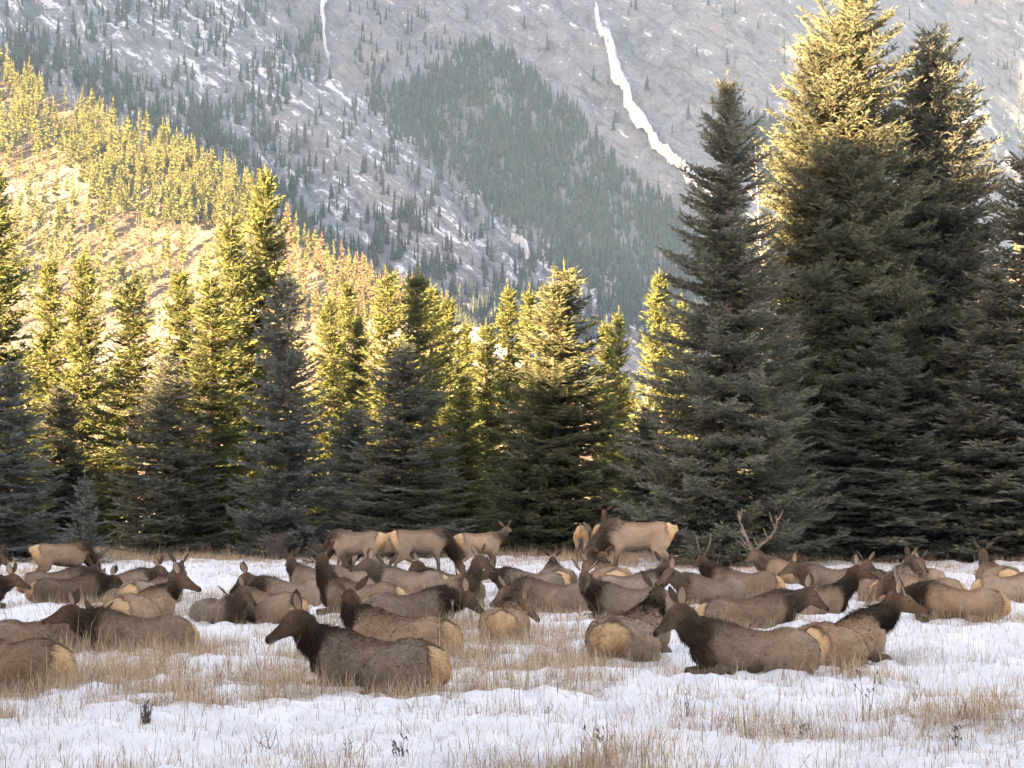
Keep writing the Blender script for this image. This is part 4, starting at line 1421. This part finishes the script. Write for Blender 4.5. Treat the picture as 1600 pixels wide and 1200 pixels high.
        link("coat", mesh_np("coat", HV, [np.arange(nb * 3).reshape(-1, 3)], col=hc, mats=[M_FUR]), root)
        for sg in (-1, 1):
            link("ear", ear_mesh(fr, sg, rr, e.get("spread", rr.uniform(0.55, 0.85))), root)
            o = link("eye", EYE, root)
            o.location = tuple(fr["poll"] + fr["d"] * 0.145 + fr["s"] * sg * 0.078 + fr["u"] * 0.020)
            o.rotation_euler = (0, 0, math.atan2(fr["d"][1], fr["d"][0]))
            if e.get("antler"):
                link("antler", antler_mesh(fr, sg, e["antler"], rr), root)
        tm = ob.data
        bpy.data.objects.remove(ob)
        bpy.data.meshes.remove(tm)


build_elk()


# ------------------------------------------------------------------ dry grass, weeds and bushes
def blades(x, y, z, L, lean, az, wd, c, r, bendk=0.5):
    """Two-piece bent blades: 5 vertices, a quad and a triangle."""
    n = len(x)
    o = np.stack([x, y, z], 1)
    h = np.stack([np.cos(az), np.sin(az), np.zeros(n)], 1)
    s = np.stack([-np.sin(az + r.normal(0, 1.0, n)), np.cos(az), np.zeros(n)], 1)
    s = norm(s) * (wd * 0.5)[:, None]
    up = np.array([0, 0, 1.0])
    m = o + (h * np.sin(lean)[:, None] + up * np.cos(lean)[:, None]) * (L * 0.55)[:, None]
    l2 = lean + bendk * r.uniform(0.0, 1.4, n)
    t = m + (h * np.sin(l2)[:, None] + up * np.cos(l2)[:, None]) * (L * 0.45)[:, None]
    V = np.stack([o - s, o + s, m + s * 0.8, m - s * 0.8, t], 1).reshape(-1, 3)
    b = np.arange(n) * 5
    return V, np.stack([b, b + 1, b + 2, b + 3], 1), np.stack([b + 3, b + 2, b + 4], 1), np.repeat(c, 5, axis=0)


def build_grass():
    r = np.random.default_rng(51)
    n = 140000
    yy = np.exp(r.uniform(math.log(12.5), math.log(86), n))
    xx = r.uniform(-1, 1, n) * (0.27 * yy + 1.2)
    b = bare_f(xx, yy)
    # ranker straw round the resting animals
    ex = np.array([G(e["px"], e["py"]) for e in ELK])
    dmin = np.full(n, 9.0)
    for q in ex:
        dmin = np.minimum(dmin, np.hypot((xx - q[0]) / 1.25, yy - q[1] + 0.25))
    b = b + 0.22 * np.exp(-((dmin - 0.75) / 0.35) ** 2)
    prob = np.clip(0.30 + 1.0 * sstep(0.25, 0.75, b), 0, 1) * np.interp(yy, [12, 25, 60, 70, 86], [0.85, 0.75, 0.55, 0.6, 0.6])
    k = r.random(n) < prob
    xx, yy, b, dmin = xx[k], yy[k], b[k], dmin[k]
    per = np.clip((2 + 9 * sstep(0.25, 0.8, b)) * r.uniform(0.5, 1.5, len(xx)), 1, 14).astype(int)
    per = np.where(yy > 60, np.maximum(per, 6), per)
    i = np.repeat(np.arange(len(xx)), per)
    m = len(i)
    sp = np.interp(yy[i], [12, 70], [0.035, 0.10])
    x = xx[i] + r.normal(0, 1, m) * sp
    y = yy[i] + r.normal(0, 1, m) * sp
    tall = np.repeat(r.uniform(0.6, 1.25, len(xx)), per)
    L = (0.10 + 0.20 * np.clip(b[i], 0, 1)) * tall * r.uniform(0.6, 1.4, m)
    L = np.where(r.random(m) < 0.10, L * 1.9, L)
    L *= np.interp(yy[i], [12, 30, 60, 70, 86], [0.95, 1.1, 1.0, 1.1, 1.2])
    lean = np.abs(r.normal(0, 0.42, m))
    flat = r.random(m) < 0.22
    lean = np.where(flat, r.uniform(0.9, 1.45, m), lean)
    wd = np.interp(yy[i], [12, 25, 45, 75], [0.0044, 0.0052, 0.007, 0.014]) * r.uniform(0.6, 1.4, m)
    tone = r.uniform(0.6, 1.25, m)[:, None]
    c = np.array((0.43, 0.315, 0.205))[None] * tone
    pale = r.random(m) < 0.3
    c[pale] = np.array((0.52, 0.41, 0.29)) * tone[pale]
    rust = (r.random(m) < 0.28) & (b[i] < 0.6)
    c[rust] = np.array((0.22, 0.125, 0.075)) * tone[rust]
    az = r.uniform(0, 6.28, m)
    nr = y < 38
    V, Q, T, C = blades(x[nr], y[nr], ground_h(x[nr], y[nr]) - 0.02, L[nr], lean[nr], az[nr], wd[nr], c[nr], r)
    f = ~nr
    o = np.stack([x[f], y[f], ground_h(x[f], y[f]) - 0.02], 1)
    h = np.stack([np.cos(az[f]) * np.sin(lean[f]), np.sin(az[f]) * np.sin(lean[f]), np.cos(lean[f])], 1)
    a2 = r.uniform(0, 6.28, int(f.sum()))
    sd = np.stack([np.cos(a2), np.sin(a2), 0 * a2], 1) * (wd[f] * 0.6)[:, None]
    V2 = np.stack([o - sd, o + sd, o + h * L[f][:, None]], 1).reshape(-1, 3)
    T2 = np.arange(len(V2)).reshape(-1, 3) + len(V)
    me = mesh_np("grass", np.concatenate([V, V2]), [Q, T, T2], col=np.concatenate([C, np.repeat(c[f], 3, axis=0)]), mats=[M_GRASS])
    tag(link("grass", me), "dry straw coloured grass standing through the snow", "grass", kind="stuff")
    print("grass blades", m)


build_grass()


def weed(px, py, h, n, label, group, mt, spread=0.25, seed=0, heads=False, name="dry_weed"):
    r = np.random.default_rng(seed)
    x0, y0 = G(px, py)
    parts = []
    for _ in range(n):
        az = r.uniform(0, 6.28); le = abs(r.normal(0, spread))
        hh = h * r.uniform(0.55, 1.0)
        q = [np.array([r.normal(0, 0.02), r.normal(0, 0.02), -0.04])]
        for s in (0.4, 0.75, 1.0):
            q.append(q[0] + np.array([math.cos(az) * le * hh * s, math.sin(az) * le * hh * s, hh * s]) + r.normal(0, 0.012, 3))
        cv = curve(q, 7)
        parts.append(tube(cv, np.linspace(0.0038, 0.0016, 7), 4))
        for _ in range(3 if heads else 2):
            k = r.integers(2, 6)
            dv = norm(np.array([r.normal(), r.normal(), 1.0 + abs(r.normal())]))
            ln = hh * r.uniform(0.12, 0.28)
            parts.append(tube(np.array([cv[k], cv[k] + dv * ln * 0.6, cv[k] + dv * ln + np.array([0, 0, -0.01])]), [0.0035, 0.0025, 0.0015], 3))
            if heads:
                e_ = cv[k] + dv * ln
                parts.append(tube(np.array([e_ - dv * 0.02, e_, e_ + np.array([0.01, 0.0, -0.03])]), [0.003, 0.008, 0.002], 5))
    v, f = join(parts)
    o = link(name, mesh_np(name, v, [f], mats=[mt]), None, (x0, y0, float(ground_h(x0, y0))))
    tag(o, label, "weed" if name == "dry_weed" else "bush", group)
    return o


WG = "dry weed stalks in the snow"
weed(232, 1142, 0.26, 24, "dark upright tuft of bare twigs in the snow at lower left", WG, M_TWIG, 0.16, 1)
weed(1352, 1136, 0.46, 3, "single tall thin brown stalk below the young spike bull", WG, M_TWIG, 0.08, 2, True)
weed(1238, 1165, 0.20, 4, "bent brown weed with drooping seed heads in front at lower right", WG, M_TWIG, 0.5, 3, True)
weed(628, 1192, 0.20, 5, "drooping dark seed heads at the bottom edge below the nearest elk", WG, M_TWIG, 0.45, 4, True)
weed(935, 1172, 0.16, 4, "short broken brown weed right of centre near the bottom edge", WG, M_TWIG, 0.6, 5, True)
weed(1490, 1180, 0.24, 3, "dark feathery weed stalk near the lower right corner", WG, M_TWIG, 0.25, 6, True)
weed(152, 1092, 0.22, 3, "thin dark stalk in straw right of the cut off elk at left", WG, M_TWIG, 0.15, 7)
weed(548, 1192, 0.24, 5, "thin leaning weed left of the drooping seed heads at the bottom edge", WG, M_TWIG, 0.4, 8)
weed(1070, 1128, 0.24, 6, "brown twiggy weed below the big foreground elk", WG, M_TWIG, 0.4, 9)
weed(705, 1010, 0.7, 2, "tall pale grass stalk rising before the shaggy upright elk", WG, M_PALE, 0.05, 10)
weed(1107, 985, 0.55, 1, "lone stalk standing before the spike antlered elk turned away", WG, M_TWIG, 0.04, 11)
for i, (a, b_) in enumerate([(860, 1120), (1425, 1120), (420, 1170), (745, 1135)]):
    weed(a, b_, 0.2, 5, "small brown broken weed among the straw in front", "small broken weeds in front", M_TWIG, 0.5, 20 + i)
weed(432, 874, 1.0, 160, "bare purplish grey bush at the foot of the blue grey spruce", None, flat_mat("bush_twigs", (0.17, 0.125, 0.12), 0.95, 0.1, 6, 0.3), 0.55, 12, False, "bare_bush")
weed(470, 871, 0.7, 70, "low bare bush joining the right side of the purplish one", None, bpy.data.materials["bush_twigs"], 0.55, 13, False, "bare_bush")


def bare_tree(px, top, dist, label, mt, seed, n=46, lean=0.35, name="bare_tree", spread=0.22):
    r = np.random.default_rng(seed)
    x = (px - 800) / F_PX * dist
    H = (HORIZON + CAM_H * F_PX / dist - top) * dist / F_PX
    root = empty(name, (x, dist, -0.05))
    zt = np.linspace(0, H, 9)
    P = np.stack([np.cumsum(r.normal(0, 0.05, 9)), np.cumsum(r.normal(0, 0.05, 9)), zt], 1)
    tv, tf = tube(P, np.linspace(0.007 * H, 0.006, 9), 6)
    link("trunk", mesh_np("trunk", tv, [tf], mats=[mt], smooth=True), root)
    parts = []
    for _ in range(n):
        f = r.uniform(0.3, 0.98)
        q = np.array([np.interp(f * H, zt, P[:, 0]), np.interp(f * H, zt, P[:, 1]), f * H])
        az = r.uniform(0, 6.28)
        ln = H * spread * (1.15 - f) * r.uniform(0.5, 1.1)
        dv = np.array([math.cos(az), math.sin(az), r.uniform(0.3, 1.0)])
        c = curve([q, q + dv * ln * 0.5 + r.normal(0, 0.05, 3), q + dv * ln + np.array([0, 0, 0.15 * ln])], 6)
        parts.append(tube(c, np.linspace(0.018, 0.005, 6), 4))
        for _ in range(4):
            k = r.integers(2, 6)
            d2 = norm(dv + r.normal(0, 0.6, 3))
            parts.append(tube(np.array([c[k], c[k] + d2 * ln * 0.2, c[k] + d2 * ln * 0.35 + [0, 0, 0.03]]), [0.008, 0.006, 0.003], 3))
    v, f = join(parts)
    link("crown", mesh_np("crown", v, [f], mats=[mt]), root)
    return tag(root, label, "bare tree")


bare_tree(248, 470, 100, "pale leafless aspen among sunlit spruces at left", M_PALE, 61)
bare_tree(1200, 222, 80, "bare twiggy tree catching sun left of the tallest spruce", M_PALE, 62, 60, spread=0.13)
bare_tree(812, 610, 79, "dead white branched tree left of the big central spruce", M_PALE, 63, 30)
bare_tree(1012, 590, 90, "dead grey branches between the short yellow spruce and the shaded grey green one", M_PALE, 64, 34)

# ------------------------------------------------------------------ the air
def haze_box():
    x0, x1, y0, y1, z0, z1 = -2500, 2500, -420, 3400, -32.0, 1180.0
    V = [(x, y, z) for z in (z0, z1) for y in (y0, y1) for x in (x0, x1)]
    F = [(0, 2, 3, 1), (4, 5, 7, 6), (0, 1, 5, 4), (2, 6, 7, 3), (0, 4, 6, 2), (1, 3, 7, 5)]
    m = bpy.data.materials.new("haze")
    m.use_nodes = True
    t = m.node_tree
    for n in list(t.nodes): t.nodes.remove(n)
    out = t.nodes.new("ShaderNodeOutputMaterial")
    v = t.nodes.new("ShaderNodeVolumePrincipled")
    v.inputs["Color"].default_value = (0.34, 0.62, 1.0, 1)
    v.inputs["Density"].default_value = HAZE
    v.inputs["Anisotropy"].default_value = 0.2
    t.links.new(v.outputs[0], out.inputs["Volume"])
    tag(link("haze", mesh_np("haze", np.array(V, float), [np.array(F)], mats=[m])), "thin cold blue air over the valley", "haze", kind="stuff")


HAZE = 0.000065
haze_box()
